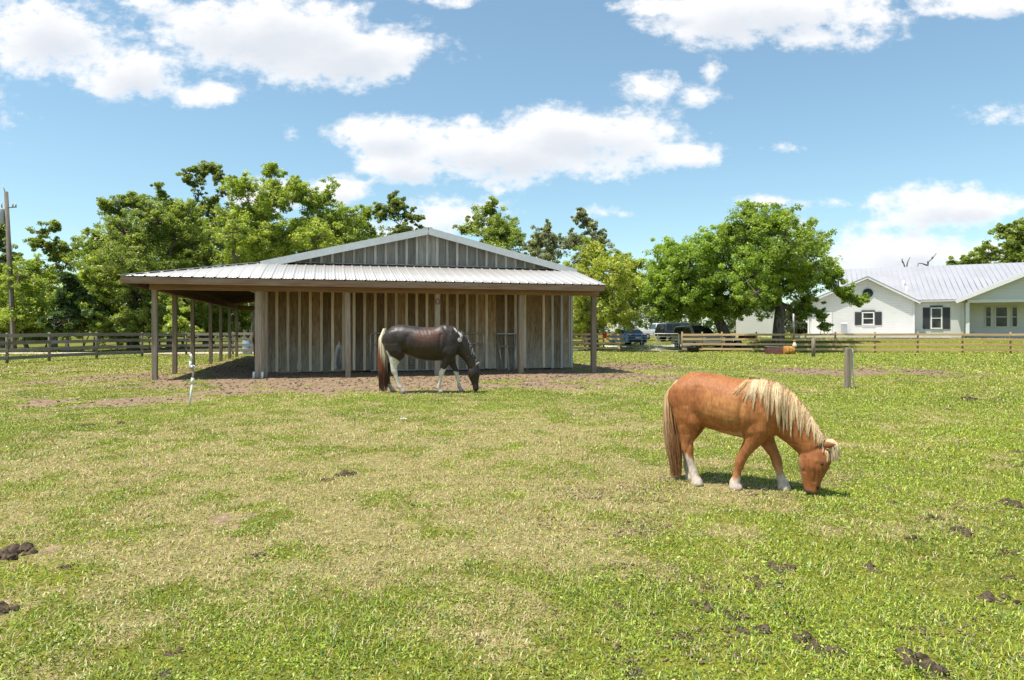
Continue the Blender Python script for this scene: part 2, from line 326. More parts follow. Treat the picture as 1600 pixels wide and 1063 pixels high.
# ------------------------------------------------------------------ ground
def masks(x, y):
    """dirt 0..1, dryness 0..1, lushness 0..1 in world coordinates"""
    wx = x+1.6*(fbm(x/1.7, y/1.7, 21)-.5)*2; wy = y+1.6*(fbm(x/1.7+9, y/1.7, 22)-.5)*2
    s = (wx-BO.x)*BU.x+(wy-BO.y)*BU.y; t = (wx-BO.x)*BV.x+(wy-BO.y)*BV.y
    def ell(px0, px1, py0, py1):
        (xa, ya), (xb, yb) = gp((px0+px1)/2, py0), gp((px0+px1)/2, py1); cy = (ya+yb)/2; ry = abs(ya-yb)/2
        cx = X((px0+px1)/2, cy); rx = (px1-px0)/2/F*cy; return 1-((wx-cx)/rx)**2-((wy-cy)/ry)**2
    d = np.minimum(np.minimum(s-.3, 15.6-s)*.5, np.minimum(t+3.6, 20-t)*.5)
    d = np.maximum(d, np.minimum(np.minimum(s+1.2, 16-s), np.minimum(t+3.9, 20-t))*.35-.3)
    for e in ((380, 1040, 573, 606), (230, 960, 592, 617), (60, 340, 616, 639), (60, 240, 583, 603), (1170, 1500, 574, 590), (860, 1100, 568, 580)): d = np.maximum(d, ell(*e)*.8)
    n = fbm(x*1.3, y*1.3, 5, 5); dirt = ss(d+(n-.5)*2.6, .05, .55)
    # small bare scuffs in the pasture
    fine = fbm(x*7, y*7, 78, 4); sc1 = x*0
    for (px, py, r) in ((0, 872, .22), (0, 950, .20), (545, 742, .16), (385, 800, .26), (20, 890, .08), (1200, 905, .05)):
        cx, cy = gp(px, py); sc1 = np.maximum(sc1, ss(1-np.hypot(wx*.25+x*.75-cx, (wy*.25+y*.75-cy))/r+(fine-.5)*2.6, .2, .8)*.85)
    sc2 = ss(fbm(x*4+7, y*4, 61, 4), .66, .78)*ss(x, 0, 1.5)*ss(y, 8.5, 6)*.6
    dirt = np.maximum(dirt, np.maximum(sc1, sc2*.5)*ss(fine, .3, .6)*ss(y, 40, 30))
    u = x/np.maximum(y, 1)
    dry = .40+1.0*(fbm(x*.55+3, y*.55, 41, 5)-.5)+2.0*(fbm(x*2.7, y*2.7, 43, 5)-.5)
    dry = dry+.30*np.exp(-((u+.08)/.45)**2)*ss(y, 3.2, 5.)*ss(y, 15, 8.5)-.26*ss(u, .10, .5)-.30*ss(y, 4.6, 3.0)+.06*ss(y, 14, 22)
    lush = .5+1.5*(fbm(x*.7+60, y*.7, 51, 3)-.5)+.3*ss(u, 0, .5)+.25*ss(y, 4.5, 3)+.12*ss(y, 24, 40)
    fr = ss(y, 22, 34); dry = dry*(1-fr*.4); return np.clip(dirt, 0, 1), np.clip(dry, 0, 1), np.clip(lush, 0, 1)
ang = np.concatenate([np.arange(-180, -52, 4.), np.arange(-52, 52.01, .28), np.arange(56, 180, 4.)]); rad = .6*1.0075**np.arange(0, 1010)
rad = np.concatenate([rad[rad < 900], [1200, 2500]])
A_, R_ = np.meshgrid(np.radians(ang), rad); gx = (R_*np.sin(A_)).ravel(); gy = (R_*np.cos(A_)).ravel()
na, nr = len(ang), len(rad); ii = (np.arange(nr-1)[:, None]*na+np.arange(na)[None, :]).ravel(); jj = (np.arange(nr-1)[:, None]*na+(np.arange(na)+1)[None, :] % na).ravel()
gd, gdry, gl = masks(gx, gy)
gz = H(gx, gy)+gd*ss(gy, 60, 40)*(.05*(fbm(gx*3.5, gy*3.5, 71, 4)-.5)+.02*(fbm(gx*11, gy*11, 73, 2)-.5)); gV = np.c_[gx, gy, gz]
gV = np.vstack([gV, [[0, 0, 0]]]); gF = np.c_[ii, jj, jj+na, ii+na]
def groundmat():
    m = Mt('pasture_ground'); p = m.coord(); d = m.attr('dirt', 'Fac'); dr = m.attr('dry', 'Fac'); lu = m.attr('lush', 'Fac')
    n1 = m.noise(m.mapv(p, (7, 7, 7)), 1, 8, .72); n2 = m.noise(m.mapv(p, (34, 34, 34)), 1, 6, .7); n3 = m.noise(m.mapv(p, (1.6, 1.6, 1.6)), 1, 5, .6)
    gr = m.mix(lu, (.27, .27, .06), (.38, .40, .055)); gr = m.mix(m.ramp(n2, .35, .7), m.mix(1., gr, (.55, .55, .5), 'MULTIPLY'), gr)
    dy = m.mix(m.ramp(n2, .3, .7), (.32, .26, .13), (.56, .47, .25))
    g = m.mix(m.ramp(m.math('ADD', dr, m.math('MULTIPLY', m.math('SUBTRACT', n1, .5), 1.2)), .3, .75), gr, dy)
    dt = m.mix(m.ramp(n1, .32, .66), (.12, .082, .052), (.31, .22, .14)); dt = m.mix(m.ramp(n2, .5, .75, 0, .5), dt, (.44, .35, .24)); dt = m.mix(m.ramp(n2, .36, .26, 0, .8), dt, (.07, .045, .03))
    f = m.ramp(m.math('ADD', d, m.math('MULTIPLY', m.math('SUBTRACT', n1, .5), .9)), .35, .6)
    g = m.mix(m.ramp(n1, .3, .7), m.mix(1., g, (.50, .54, .42), 'MULTIPLY'), m.mix(1., g, (.85, .84, .72), 'MULTIPLY')); g = m.mix(m.ramp(m.noise(m.mapv(p, (90, 90, 90)), 1, 4, .7), .34, .56, .85, 0), g, (.05, .045, .022)); c = m.mix(f, g, dt); m.bump(m.math('ADD', n1, m.math('MULTIPLY', n2, .5)), .7, .03); return m.base(c, 1., 0, .1)  # dark flecks put the shade between blades into the ground colour
ground = npmesh('ground', gV, gF, groundmat(), smooth=True, attrs={'dirt': np.append(gd, 0), 'dry': np.append(gdry, 0), 'lush': np.append(gl, 0)})
tag(ground, kind='structure')

# grass blades ------------------------------------------------
def inbarn(x, y):
    s = (x-BO.x)*BU.x+(y-BO.y)*BU.y; t = (x-BO.x)*BV.x+(y-BO.y)*BV.y; return (s > 1) & (s < 13.9) & (t > .5) & (t < 19)
def blades(r0, r1, dens, l0, l1, wd, lay=.35, strawp=.0):
    a = R(54); area = a*(r1*r1-r0*r0); n = int(area*dens)
    r = np.sqrt(rng.uniform(r0*r0, r1*r1, n)); th = rng.uniform(-a, a, n); x = r*np.sin(th); y = r*np.cos(th)
    di, dry, lu = masks(x, y); clump = fbm(x*5, y*5, 91, 3)
    keep = (rng.random(n) < np.clip(1.15-1.25*di, 0.02, 1)*(0.45+.9*clump)) & ~inbarn(x, y); x, y, di, dry, lu, clump = (q[keep] for q in (x, y, di, dry, lu, clump)); n = len(x)
    isdry = rng.random(n) < np.clip(.12+.85*dry, .12, .82); straw = isdry & (rng.random(n) < strawp)
    tuft = ss(fbm(x*2.2+5, y*2.2, 95, 4), .55, .68); ln = rng.uniform(l0, l1, n)*(.6+.8*clump)*(1-.35*di)*(1+.5*tuft*(1-di)); ln = np.where(straw, ln*2.0, ln)
    ph = rng.uniform(0, 2*np.pi, n); lean = rng.uniform(.35, 1.4, n)+lay*isdry; lean = np.where(straw, rng.uniform(1.25, 1.5, n), np.minimum(lean, 1.45))
    dx, dy = np.cos(ph), np.sin(ph); tilt = rng.uniform(-.6, .6, n); wx, wy = -np.sin(ph+tilt), np.cos(ph+tilt); w_ = wd*rng.uniform(.6, 1.4, n)*np.where(straw, .6, 1.)
    z = H(x, y)-.004; P0 = np.c_[x, y, z]; W = np.c_[wx*w_, wy*w_, np.zeros(n)]
    h1 = ln*.55*np.cos(lean*.6); o1 = ln*.55*np.sin(lean*.6); h2 = h1+ln*.45*np.cos(np.minimum(lean*1.35, 1.55)); o2 = o1+ln*.45*np.sin(lean*1.0)
    P1 = P0+np.c_[dx*o1, dy*o1, h1]; P2 = P0+np.c_[dx*o2, dy*o2, h2]
    V = np.stack([P0-W/2, P0+W/2, P1+W*.42, P1-W*.42, P2+W*.06, P2-W*.06], 1).reshape(-1, 3)
    b = np.arange(n)[:, None]*6; Fc = np.concatenate([b+np.array([[0, 1, 2, 3]]), b+np.array([[3, 2, 4, 5]])])
    g = np.array([.24, .32, .045])+(np.array([.45, .54, .07])-np.array([.24, .32, .045]))*np.clip(lu[:, None]*1.0+rng.uniform(-.3, .3, (n, 1)), 0, 1)
    dk = rng.random((n, 1)) < .24; g = g*(1-.12*tuft[:, None]*(1-.3*lu[:, None])); g = np.where(dk, np.array([.10, .19, .04]), g)
    t = np.array([.56, .47, .25])*rng.uniform(.5, 1.2, (n, 1)); t = np.where(rng.random((n, 1)) < .25, t*np.array([.75, .62, .5]), t)
    c = np.where(isdry[:, None], t, g*rng.uniform(.6, 1.25, (n, 1))); return V, Fc, np.repeat(c, 6, 0)
bl = [blades(1.6, 4.2, 6400, .016, .042, .0048, strawp=.18), blades(4.2, 8, 3500, .016, .042, .006, strawp=.18), blades(8, 15, 1500, .018, .045, .0085, strawp=.15), blades(15, 27, 480, .022, .05, .016), blades(27, 47, 120, .025, .06, .038), blades(47, 66, 36, .03, .07, .07)]
def weeds(r0, r1, dens, s0, s1):
    a = R(54); n = int(a*(r1*r1-r0*r0)*dens); rr = np.sqrt(rng.uniform(r0*r0, r1*r1, n)); th = rng.uniform(-a, a, n); x = rr*np.sin(th); y = rr*np.cos(th)
    di, dry, lu = masks(x, y); cl = ss(fbm(x*3.1+11, y*3.1, 131, 4), .42, .62); k = (rng.random(n) < np.clip((.25+.9*cl)*(1-di)*(1.1-.9*dry), 0, 1)) & ~inbarn(x, y); x, y, cl, lu, dry = x[k], y[k], cl[k], lu[k], dry[k]; n = len(x)
    P = np.c_[x, y, H(x, y)+rng.uniform(.004, .028, n)]; nr_ = rng.normal(0, .55, (n, 3))+[0, 0, 1]; nr_ /= np.linalg.norm(nr_, axis=1)[:, None]; q = rng.normal(0, 1, (n, 3)); q -= nr_*(q*nr_).sum(1)[:, None]; q /= np.linalg.norm(q, axis=1)[:, None]; w2 = np.cross(nr_, q)
    sz = rng.uniform(s0, s1, (n, 1)); q = q*sz; w2 = w2*sz*rng.uniform(.3, .6, (n, 1)); V = np.stack([P-q, P-w2, P+q, P+w2], 1).reshape(-1, 3)
    c = np.array([.25, .34, .05])*(1-cl[:, None])+np.array([.38, .49, .06])*cl[:, None]; c = np.where(rng.random((n, 1)) < .28, np.array([.13, .23, .05]), c)*rng.uniform(.6, 1.15, (n, 1)); c = np.where(rng.random((n, 1)) < .25*dry[:, None]+.05, np.array([.50, .40, .22]), c)
    return V, np.arange(n*4).reshape(-1, 4), np.repeat(c, 4, 0)
bl += [weeds(1.6, 4.4, 5200, .004, .011), weeds(4.4, 9, 2000, .006, .014), weeds(9, 18, 500, .010, .02)]
off = 0; Vs = []; Fs = []; Cs = []
for V, Fc, c in bl: Vs.append(V); Fs.append(Fc+off); Cs.append(c); off += len(V)
grass = npmesh('grass', np.concatenate(Vs), np.concatenate(Fs), M['grass'], colr=np.concatenate(Cs)); tag(grass, 'short green and straw coloured grass covering the pasture', 'grass', kind='stuff')
print('grass verts', off)

# paths and slabs: thin sheets laid on the ground
def sheet(name, pts, mat, dz=.012, n=14, kind='structure'):
    """pts: list of (left xy, right xy) pairs"""
    V = []; Fc = []
    for (a, b) in pts:
        for k in range(n+1): f = k/n; x = a[0]*(1-f)+b[0]*f; y = a[1]*(1-f)+b[1]*f; V.append((x, y, Hz(x, y)+dz))
    for i in range(len(pts)-1):
        for k in range(n): q = i*(n+1)+k; Fc.append((q, q+1, q+n+2, q+n+1))
    o = npmesh(name, np.array(V), np.array(Fc), mat); tag(o, kind=kind); return o
sheet('sandy_track', [((-60, 33+.3*i), (-60, 36+.3*i)) if False else ((-70+i*3, 42+.9*math.sin(i*.5)), (-70+i*3, 45+.9*math.sin(i*.43+1))) for i in range(24)], M['sand'], .03)
sheet('driveway', [((8, 57), (8, 61)), ((14, 57), (14, 61)), ((22, 56.8), (22, 60.5))], M['concrete'], .02)
sheet('gravel_road', [((3, 50), (3, 52.2)), ((7, 49.7), (7, 52)), ((10.5, 49.6), (10.5, 52)), ((13, 50), (12, 56))], M['sand'], .02)

# ------------------------------------------------------------------ barn
def tn(a=.85, b=1.12): return random.uniform(a, b)
barn = empty('barn', B(8.3, 9), BYAW, label='weathered board and batten barn with light metal roof and open lean-to', cat='barn')
binv = Matrix.Translation(B(8.3, 9)) @ Matrix.Rotation(BYAW, 4, 'Z')
def BL(s, t, z=0): return Vector((s-8.3, t-9, z))            # barn-local point
S0, S1, T0, T1 = 2.86, 13.79, 2.4, 18.9
def slope(s): return 3.75+(5.06-3.75)*(1-abs(s-8.325)/5.465)
# walls
mb = MB(); mg = MB(); p = .364; n = int(round((S1-S0)/p)); p = (S1-S0)/n
for i in range(n):
    a, b = S0+i*p, S0+(i+1)*p-.003; tone = tn(.68, 1.2)
    if i in (20, 21, 24, 25): tone *= 1.12
    tone *= random.choice((.75, 1, 1, 1.2)); z0 = .03+random.uniform(-.02, .03); mb.box(BL((a+b)/2, T0, (z0+3.6)/2), (b-a, .022, 3.6-z0), tone)
    ha, hb = slope(a)-.07, slope(b)-.07
    mg.poly([BL(a, T0, 3.603), BL(b, T0, 3.603), BL(b, T0, hb), BL(a, T0, ha)], .022, tone=tn(.6, 1.15))
mb.build('front_wall', M['board'], barn); mg.build('gable_wall', M['grey_board'], barn)
mb = MB()
for i in range(int((T1-T0)/.4)):
    for s in (S0, S1): mb.box(BL(s, T0+.22+i*.4+.02, 1.9), (.022, .397, 3.6), tn(.7, 1.15))
    
for i in range(27): mb.box(BL(S0+.2+i*.405, T1, 1.95), (.40, .022, 3.7), tn(.7, 1.1))
mb.build('side_wall', M['grey_board'], barn)
skip = (22, 26)
for i in range(n+1):
    s = S0+i*p
    if i in (0, n): s += .045 if i == 0 else -.045
    if i not in skip:
        l = random.uniform(.03, .08); MB().box(BL(s+random.uniform(-.008, .008), T0-.024-.003*(i % 2), (l+3.58)/2), (.092, .022, 3.58-l), tn(.8, 1.2)).build('batten', M['batten'] if i < n-2 else M['grey_batten'], barn)
    if abs(s-8.325) < 5.1: MB().box(BL(s, T0-.024, (3.6+slope(s)-.16)/2+.0), (.085, .022, max(.05, slope(s)-.16-3.6)), tn(.75, 1.15)).build('gable_batten', M['grey_batten'], barn)
# peeled plaster-white patches on the plywood
BP = plain('bleached_plywood', (.50, .47, .42), .9, 0, .1, .15, 6)
for s, zt, w_ in ((S0+7.5*p-.33, 1.02, .15), (5.30, .92, .12), (3.95, .5, .07)):
    pts = []
    for k in range(15): a = math.pi*k/14; pts.append(BL(s-math.cos(a)*w_*(1+.2*math.sin(5*a)), T0-.0165, .12+(zt-.12)*math.sin(a)**.6*(1+.08*math.sin(9*a))))
    MB().poly(pts[::-1], .004).build('bare_patch', BP, barn)
# corner board stack and wall edge
MB().box(BL(S0-.05, T0-.03, 1.85), (.12, .10, 3.6), 1.05).build('corner_board', M['batten'], barn, .006)
MB().box(BL(S1+.02, T0-.01, 1.85), (.09, .12, 3.6), 1.1).build('corner_board', M['grey_batten'], barn, .006)
# posts
def post(s, t, z1=2.66, w_=.145, tone=None, lx=0, tw=0):
    m = MB(); b = BL(s, t, -.15); c = BL(s+lx, t, z1); m.bar(b, c, w_, w_*1.02, tone or tn(.85, 1.1), up=(0, 1, 0)); return m.build('post', M['post'], barn, .012)
post(0, 0, 2.64, .15, .95); post(2.86, 0, 2.64, .20, 1.15); post(3.05, .10, 2.66, .11, 1.0)
for s in (5.505, 8.316, 11.14): post(s, 0, 2.64, .165, lx=random.uniform(-.02, .02))
post(13.75, 0, 2.64, .17, .72)
for t in (2.7, 5.8, 9.9, 12.8, 15.8, 18.6): post(0, t, 2.62, .14, .75)
MB().tube([BL(8.316+.085*math.cos(a)*.8, -.10, 2.38+.085*math.sin(a)) for a in [R(x) for x in range(0, 361, 30)]], .012, 6).build('hanging_ring', M['rust'], barn)
# beams, fascia, rafters
MB().bar(BL(-.12, -.11, 2.77), BL(13.9, -.11, 2.77), .055, .27, 1.0, up=(0, 0, 1)).build('front_beam', M['beam'], barn, .006)
MB().bar(BL(.0, -.05, 2.75), BL(.0, 18.7, 2.75), .10, .24, .8).build('side_beam', M['beam'], barn, .006)
MB().bar(BL(.1, 18.6, 2.72), BL(2.8, 18.6, 2.72), .10, .26, .8).build('back_beam', M['beam'], barn, .006)
MB().bar(BL(-.70, -.70, 2.865), BL(13.85, -.70, 2.865), .035, .19, 1.1).build('fascia_board', M['fascia'], barn, .004)
MB().bar(BL(-.70, -.66, 2.865), BL(-.70, 19.3, 2.865), .035, .19, .9).build('fascia_board', M['fascia'], barn, .004)
MB().bar(BL(13.87, -.72, 2.90), BL(13.87, T0, 3.64), .035, .15, 1.).build('verge_board', M['fascia'], barn, .004)
MB().bar(BL(-.7, 19.3, 2.865), BL(S0, 19.3, 3.6), .035, .17, 1.).build('verge_board', M['fascia'], barn, .004)
def zf(t): return 3.0+.75*(t+.7)/3.1
def zl(s): return 3.0+.75*(s+.7)/3.56
for i in range(18):
    s = -.3+i*.81
    t1 = T0 if s > S0 else -.7+(s+.7)*3.1/3.56-.1
    if t1 > -.3: MB().bar(BL(s, -.66, zf(-.66)-.12), BL(s, t1-.05, zf(t1-.05)-.12), .045, .13, tn()).build('rafter', M['rafter'], barn)
for i in range(22):
    t = .2+i*.86; s1 = S0-.05 if t > T0 else -.7+(t+.7)*3.56/3.1-.12
    MB().bar(BL(-.66, t, zl(-.66)-.12), BL(s1, t, zl(s1)-.12), .045, .13, tn()).build('rafter', M['rafter'], barn)
m = MB(); m.poly([BL(-.64, -.64, 2.955), BL(13.8, -.64, 2.955), BL(13.8, T0-.03, zf(T0)-.055), BL(S0, T0-.03, zf(T0)-.055)], .012, (0, 0, 1)); m.poly([BL(-.64, -.64, 2.954), BL(S0, T0-.03, zf(T0)-.056), BL(S0-.03, 19.2, zf(T0)-.056), BL(-.64, 19.2, 2.954)], .012, (0, 0, 1)); m.build('dimming_roof_deck', M['rafter'], barn)  # dark wood underside added to dim the lean-to and porch ceiling
MB().bar(BL(-.66, -.66, 2.87), BL(S0, T0, 3.60), .05, .15).build('hip_rafter', M['rafter'], barn)
# ribbed metal roofing
def rib(k, pitch=.305):
    """profile of one ribbed sheet: offset and height pairs along one metre run"""
    return [(0, .0), (.02, .028), (.045, .028), (.065, 0), (.13, .0), (.137, .006), (.144, .0), (.225, 0), (.232, .006), (.239, 0)]
def roofsheet(name, u0, u1, f0, f1, pt):
    us = []; k = 0
    while u0+k*.305 < u1:
        us += [(u0+k*.305+a, h) for a, h in rib(k) if u0+k*.305+a <= u1]; k += 1
    us.append((u1, 0)); V = []; Fc = []
    for (u, h) in us:
        a, b = f0(u), f1(u)
        for dz in (.004, -.004):
            for q in (a, b): P_ = pt(u, q); V.append((P_[0], P_[1], P_[2]+h+dz))
    for i in range(len(us)-1):
        o = i*4; Fc += [(o, o+4, o+5, o+1), (o+2, o+3, o+7, o+6), (o, o+2, o+6, o+4), (o+1, o+5, o+7, o+3)]
    return npmesh(name, np.array(V), np.array(Fc), M['roof'], barn)
roofsheet('porch_roof', -.74, 13.9, lambda s: -.74, lambda s: T0 if s > S0 else -.74+(s+.74)*3.14/3.6, lambda s, t: BL(s, t, zf(t)-.01))
roofsheet('lean_to_roof', -.74, 19.34, lambda t: -.74, lambda t: S0 if t > T0 else -.74+(t+.74)*3.6/3.14, lambda t, s: BL(s, t, zl(s)-.01))
roofsheet('main_roof', T0-.32, 19.34, lambda t: 8.325, lambda t: S0-.12, lambda t, s: BL(s, t, slope(s)+.0))
roofsheet('main_roof', T0-.32, 19.34, lambda t: 8.325, lambda t: 14.0, lambda t, s: BL(s, t, slope(s)+.0))
MB().bar(BL(-.75, -.75, 3.005), BL(S0, T0, 3.785), .16, .018).build('hip_cap', M['roof'], barn)
MB().bar(BL(S0, T0-.045, 3.785), BL(13.9, T0-.045, 3.785), .12, .016, up=(0, -.3, 1)).build('wall_flashing', M['roof'], barn)
MB().bar(BL(8.325, T0-.33, 5.095), BL(8.325, 19.35, 5.095), .3, .02).build('ridge_cap', M['roof'], barn)
for sg in (-1, 1):
    s_e = 8.325+sg*(5.465+.12); MB().bar(BL(8.325, T0-.325, 5.06-.085), BL(s_e, T0-.325, slope(s_e)-.085), .03, .24, up=(0, 0, 1)).build('gable_trim', M['galv'], barn)
    MB().bar(BL(8.325, T0-.16, 5.06-.05), BL(s_e, T0-.16, slope(s_e)-.05), .28, .02).build('gable_soffit', M['grey_batten'], barn)
# strip lamp housings under the lean-to
for (s, t, a) in ((2.0, 3.4, .6), (2.45, 6.2, .5)):
    MB().bar(BL(s, t, 2.95), BL(s+.55*math.cos(a), t+.3, 2.78), .10, .03).build('lamp_housing', M['white'], barn)

# tube gate leaning on the front wall (behind the dark horse), and the small broken frame
def fr(name, s0, t, rz, label, cat):
    o = empty(name, B(s0, t, 0), BYAW+rz, label=label, cat=cat); return o
gt = fr('tube_gate', 0, 0, 0, 'long galvanised tube gate with wire mesh leaning on the barn wall behind the dark horse', 'gate')
gt.location = B(6.32, T0-.32, .04); gt.rotation_euler = (R(-8), 0, BYAW); W_, Hh = 4.05, 1.33
m = MB(); m.tube([(0, 0, 0), (0, 0, Hh-.08), (.03, 0, Hh-.02), (.1, 0, Hh), (W_-.1, 0, Hh), (W_-.03, 0, Hh-.02), (W_, 0, Hh-.08), (W_, 0, 0)], .022, 8); m.tube([(0, 0, .02), (W_, 0, .02)], .02, 8); m.build('frame', M['tube'], gt)
for z in (.95,): MB().tube([(.02, 0, z), (W_-.02, 0, z)], .018, 8).build('rail', M['tube'], gt)
MB().tube([(W_/2, 0, .02), (W_/2, 0, Hh)], .018, 8).build('upright', M['tube'], gt)
m = MB()
for i in range(1, 40): m.tube([(i*W_/40, .012, .04), (i*W_/40, .012, .95)], .0025, 4)
for i in range(1, 10): m.tube([(.03, .012, .04+i*.095), (W_-.03, .012, .04+i*.095)], .0025, 4)
m.build('wire_mesh', M['tube'], gt)
fm = fr('leaning_rack', 0, 0, 0, 'small tapered metal tube frame leaning on the barn wall left of a post', 'rack')
fm.location = B(10.88, T0-.48, .0); fm.rotation_euler = (R(-14), 0, BYAW)
MB().tube([(.12, 0, 0), (.0, 0, 1.36)], .022, 8).build('leg', M['tube'], fm); MB().tube([(.36, 0, -.03), (.345, 0, 1.36)], .024, 8).build('leg', M['grey_batten'], fm); MB().tube([(.56, -.02, -.10), (.70, 0, 1.36)], .026, 8).build('leg', M['tube'], fm)
MB().bar((-.01, 0, 1.37), (.72, 0, 1.37), .03, .04).build('crossbar', M['tube'], fm); MB().bar((.02, 0, .90), (.68, 0, .90), .03, .05).build('crossbar', M['old_post'], fm)

# ------------------------------------------------------------------ fences
def fence(name, pts, hh, matp, matr, label, rails=(.22, .55, .88, 1.20), pr=.065, face=-1, rh=.14, cap=None, **k):
    x0, y0 = pts[0]; f = empty(name, (x0, y0, 0), label=label, cat='fence', **k)
    for i, (x, y) in enumerate(pts):
        z = Hz(x, y); lean = random.uniform(-.012, .012)
        MB().tube([(x-x0, y-y0, z-.1), (x-x0+lean, y-y0, z+hh), (x-x0+lean, y-y0, z+hh+.012)], [pr, pr*.92, pr*.7], 10, tn(.8, 1.1)).build('fence_post', matp, f)
    for i in range(len(pts)-1):
        (xa, ya), (xb, yb) = pts[i], pts[i+1]; d = Vector((xb-xa, yb-ya, 0)).normalized(); nrm = Vector((d.y, -d.x, 0))*(pr+.022)*(-face)
        for r in rails:
            a = Vector((xa-x0, ya-y0, Hz(xa, ya)+r+random.uniform(-.015, .015)))+nrm+d*.003; b = Vector((xb-x0, yb-y0, Hz(xb, yb)+r+random.uniform(-.015, .015)))+nrm-d*.003
            MB().bar(a, b, .035, rh, tn(.8, 1.15)).build('rail', matr, f, .004)
    return f
L1 = [(X(a, d), d) for a, d in ((-420, 21.6), (-330, 23.0), (-235, 25.0), (-150, 26.8), (-75, 28.6), (11, 30.4), (77, 32.6), (151, 35.1), (222, 38.4), (291, 41.6))]
L1 += [(L1[-1][0]+2.7*i, 41.6+.35*i) for i in range(1, 7)]
fence('board_fence', L1, 1.36, M['old_post'], M['fence_grey'], 'dark grey four-board fence on the left side of the pasture', rails=(.26, .58, .92, 1.25), rh=.155)
RT = [(895-70, 50.5), (914, 49.8), (943, 49.4), (970, 48.9)]
fence('board_fence', [(X(a, d), d) for a, d in RT], 1.33, M['fence_post'], M['fence_tan'], 'short tan board fence between the barn and the white gate')
RP = [(1066, 46.8), (1097, 46.6), (1128, 46.4), (1182, 46), (1241, 45.6), (1305, 45.2), (1367, 44.9), (1434, 44.6), (1504, 44.4), (1579, 44.2), (1655, 44), (1730, 43.8)]
fence('board_fence', [(X(a, d), d) for a, d in RP], 1.38, M['fence_post'], M['fence_tan'], 'long tan board fence with round posts in front of the white house', rh=.135)
# gate
ga, gb_ = (X(972, 48.85), 48.85), (X(1063, 46.85), 46.85)
gte = empty('pasture_gate', (*ga, .08), math.atan2(gb_[1]-ga[1], gb_[0]-ga[0]), label='pale galvanised tube gate closing the gap in the tan fence', cat='gate'); gw = math.hypot(gb_[0]-ga[0], gb_[1]-ga[1])-.1
MB().tube([(.08, 0, .0), (.08, 0, 1.12), (.14, 0, 1.18), (gw-.06, 0, 1.18), (gw, 0, 1.12), (gw, 0, 0), (.08, 0, 0)], .020, 8).build('frame', M['tube'], gte)
for z in (.18, .36, .56, .76, .97): MB().tube([(.08, 0, z), (gw, 0, z)], .013, 6).build('rail', M['tube'], gte)
for x in (.36*gw, .64*gw): MB().box((x, -.03, .59), (.035, .012, 1.18)).build('brace', M['tube'], gte)

def lathe(prof, n=20):
    m = MB(); m.tube([(0, 0, z) for r, z in prof], [r for r, z in prof], n); return m
# bucket on the fence
bx, by = X(944, 49.2), 49.2
bk = empty('feed_bucket', (bx, by, .95), label='red plastic feed bucket hanging on the tan fence beside the barn', cat='bucket')
lathe([(.12, 0), (.125, .02), (.165, .32), (.175, .32), (.175, .36), (.155, .36), (.11, .03)]).build('body', M['red'], bk)
MB().tube([(-.17*math.cos(a), 0, .33+.16*math.sin(a)) for a in [math.pi*i/10 for i in range(11)]], .008, 6).build('handle', M['tube'], bk)
bk.location = (bx, by-.28, .92)
# black tub and pad at the gate post
tx, ty = X(1083, 46.0), 46.0
tb = empty('water_tub', (tx, ty, Hz(tx, ty)), label='low black rubber tub on the grass by the fence near the gate', cat='tub')
lathe([(.30, 0), (.36, .02), (.40, .30), (.43, .31), (.43, .34), (.37, .34), (.33, .05), (.05, .05)], 28).build('body', M['black'], tb)
for a in (0, math.pi): MB().tube([(.42*math.cos(a), -.08, .25), (.48*math.cos(a), -.05, .27), (.48*math.cos(a), .05, .27), (.42*math.cos(a), .08, .25)], .015, 6).build('handle', M['black'], tb)
px_, py_ = X(1067, 45.6), 45.6
pd = MB().box((0, 0, .05), (.55, .35, .09), 1).build('rubber_block', M['black'], None, .02); pd.location = (px_, py_, Hz(px_, py_)); tag(pd, 'flat black block lying at the foot of the gate post', 'block')

# rusty trough and what stands beside it
def rx(px, d): x = X(px, d); return (x, d, Hz(x, d))
q = rx(1212, 42.4); tr = empty('metal_trough', q, R(-4), label='rusty maroon metal trough tipped over in the grass before the fence', cat='trough')
m = MB(); m.poly([(-.5, 0, .03), (.40, 0, .0), (.40, 0, .40), (-.46, 0, .46), (-.5, 0, .30)], .02); m.build('side_panel', M['maroon'], tr)
MB().poly([(-.5, .0, .48), (.42, 0, .43), (.42, 0, .46), (-.5, 0, .51)], .55).build('rim', M['grey_metal'], tr)
MB().bar((-.5, .02, .47), (-.58, .02, .02), .05, .05).build('leg', M['maroon'], tr); MB().bar((.40, .02, .44), (.36, .02, .0), .05, .05).build('leg', M['rust'], tr); MB().poly([(-.5, .5, .03), (.42, .5, 0), (.42, .5, .43), (-.5, .5, .46)], .02).build('side_panel', M['maroon'], tr)
q = rx(1232, 42.3); dr = empty('rusted_drum', q, R(6), label='orange rusted drum lying on its side against the tipped trough', cat='drum')
m = MB(); m.tube([(-.30, 0, .24), (-.29, 0, .24), (-.1, 0, .24), (-.09, 0, .24), (.12, 0, .23), (.13, 0, .23), (.34, 0, .22), (.35, 0, .22)], [.2, .27, .265, .28, .262, .275, .25, .18], 22); m.build('shell', M['orange_rust'], dr)
MB().tube([(.35, 0, .22), (.37, 0, .22)], [.24, .23], 22).build('end_rim', M['rust'], dr)
q = rx(1237.5, 42.7); jg = empty('feed_jug', (q[0], q[1], q[2]+.46), label='cream cone shaped jug with a brown cap on top of the rusted drum', cat='jug')
lathe([(.10, 0), (.13, .02), (.12, .12), (.07, .26), (.045, .32)], 16).build('body', M['cream'], jg); lathe([(.07, .30), (.10, .33), (.09, .40), (.03, .42)], 14).build('cap', M['orange_rust'], jg)
jg.location.z = q[2]+.47; jg.location.y = 42.3

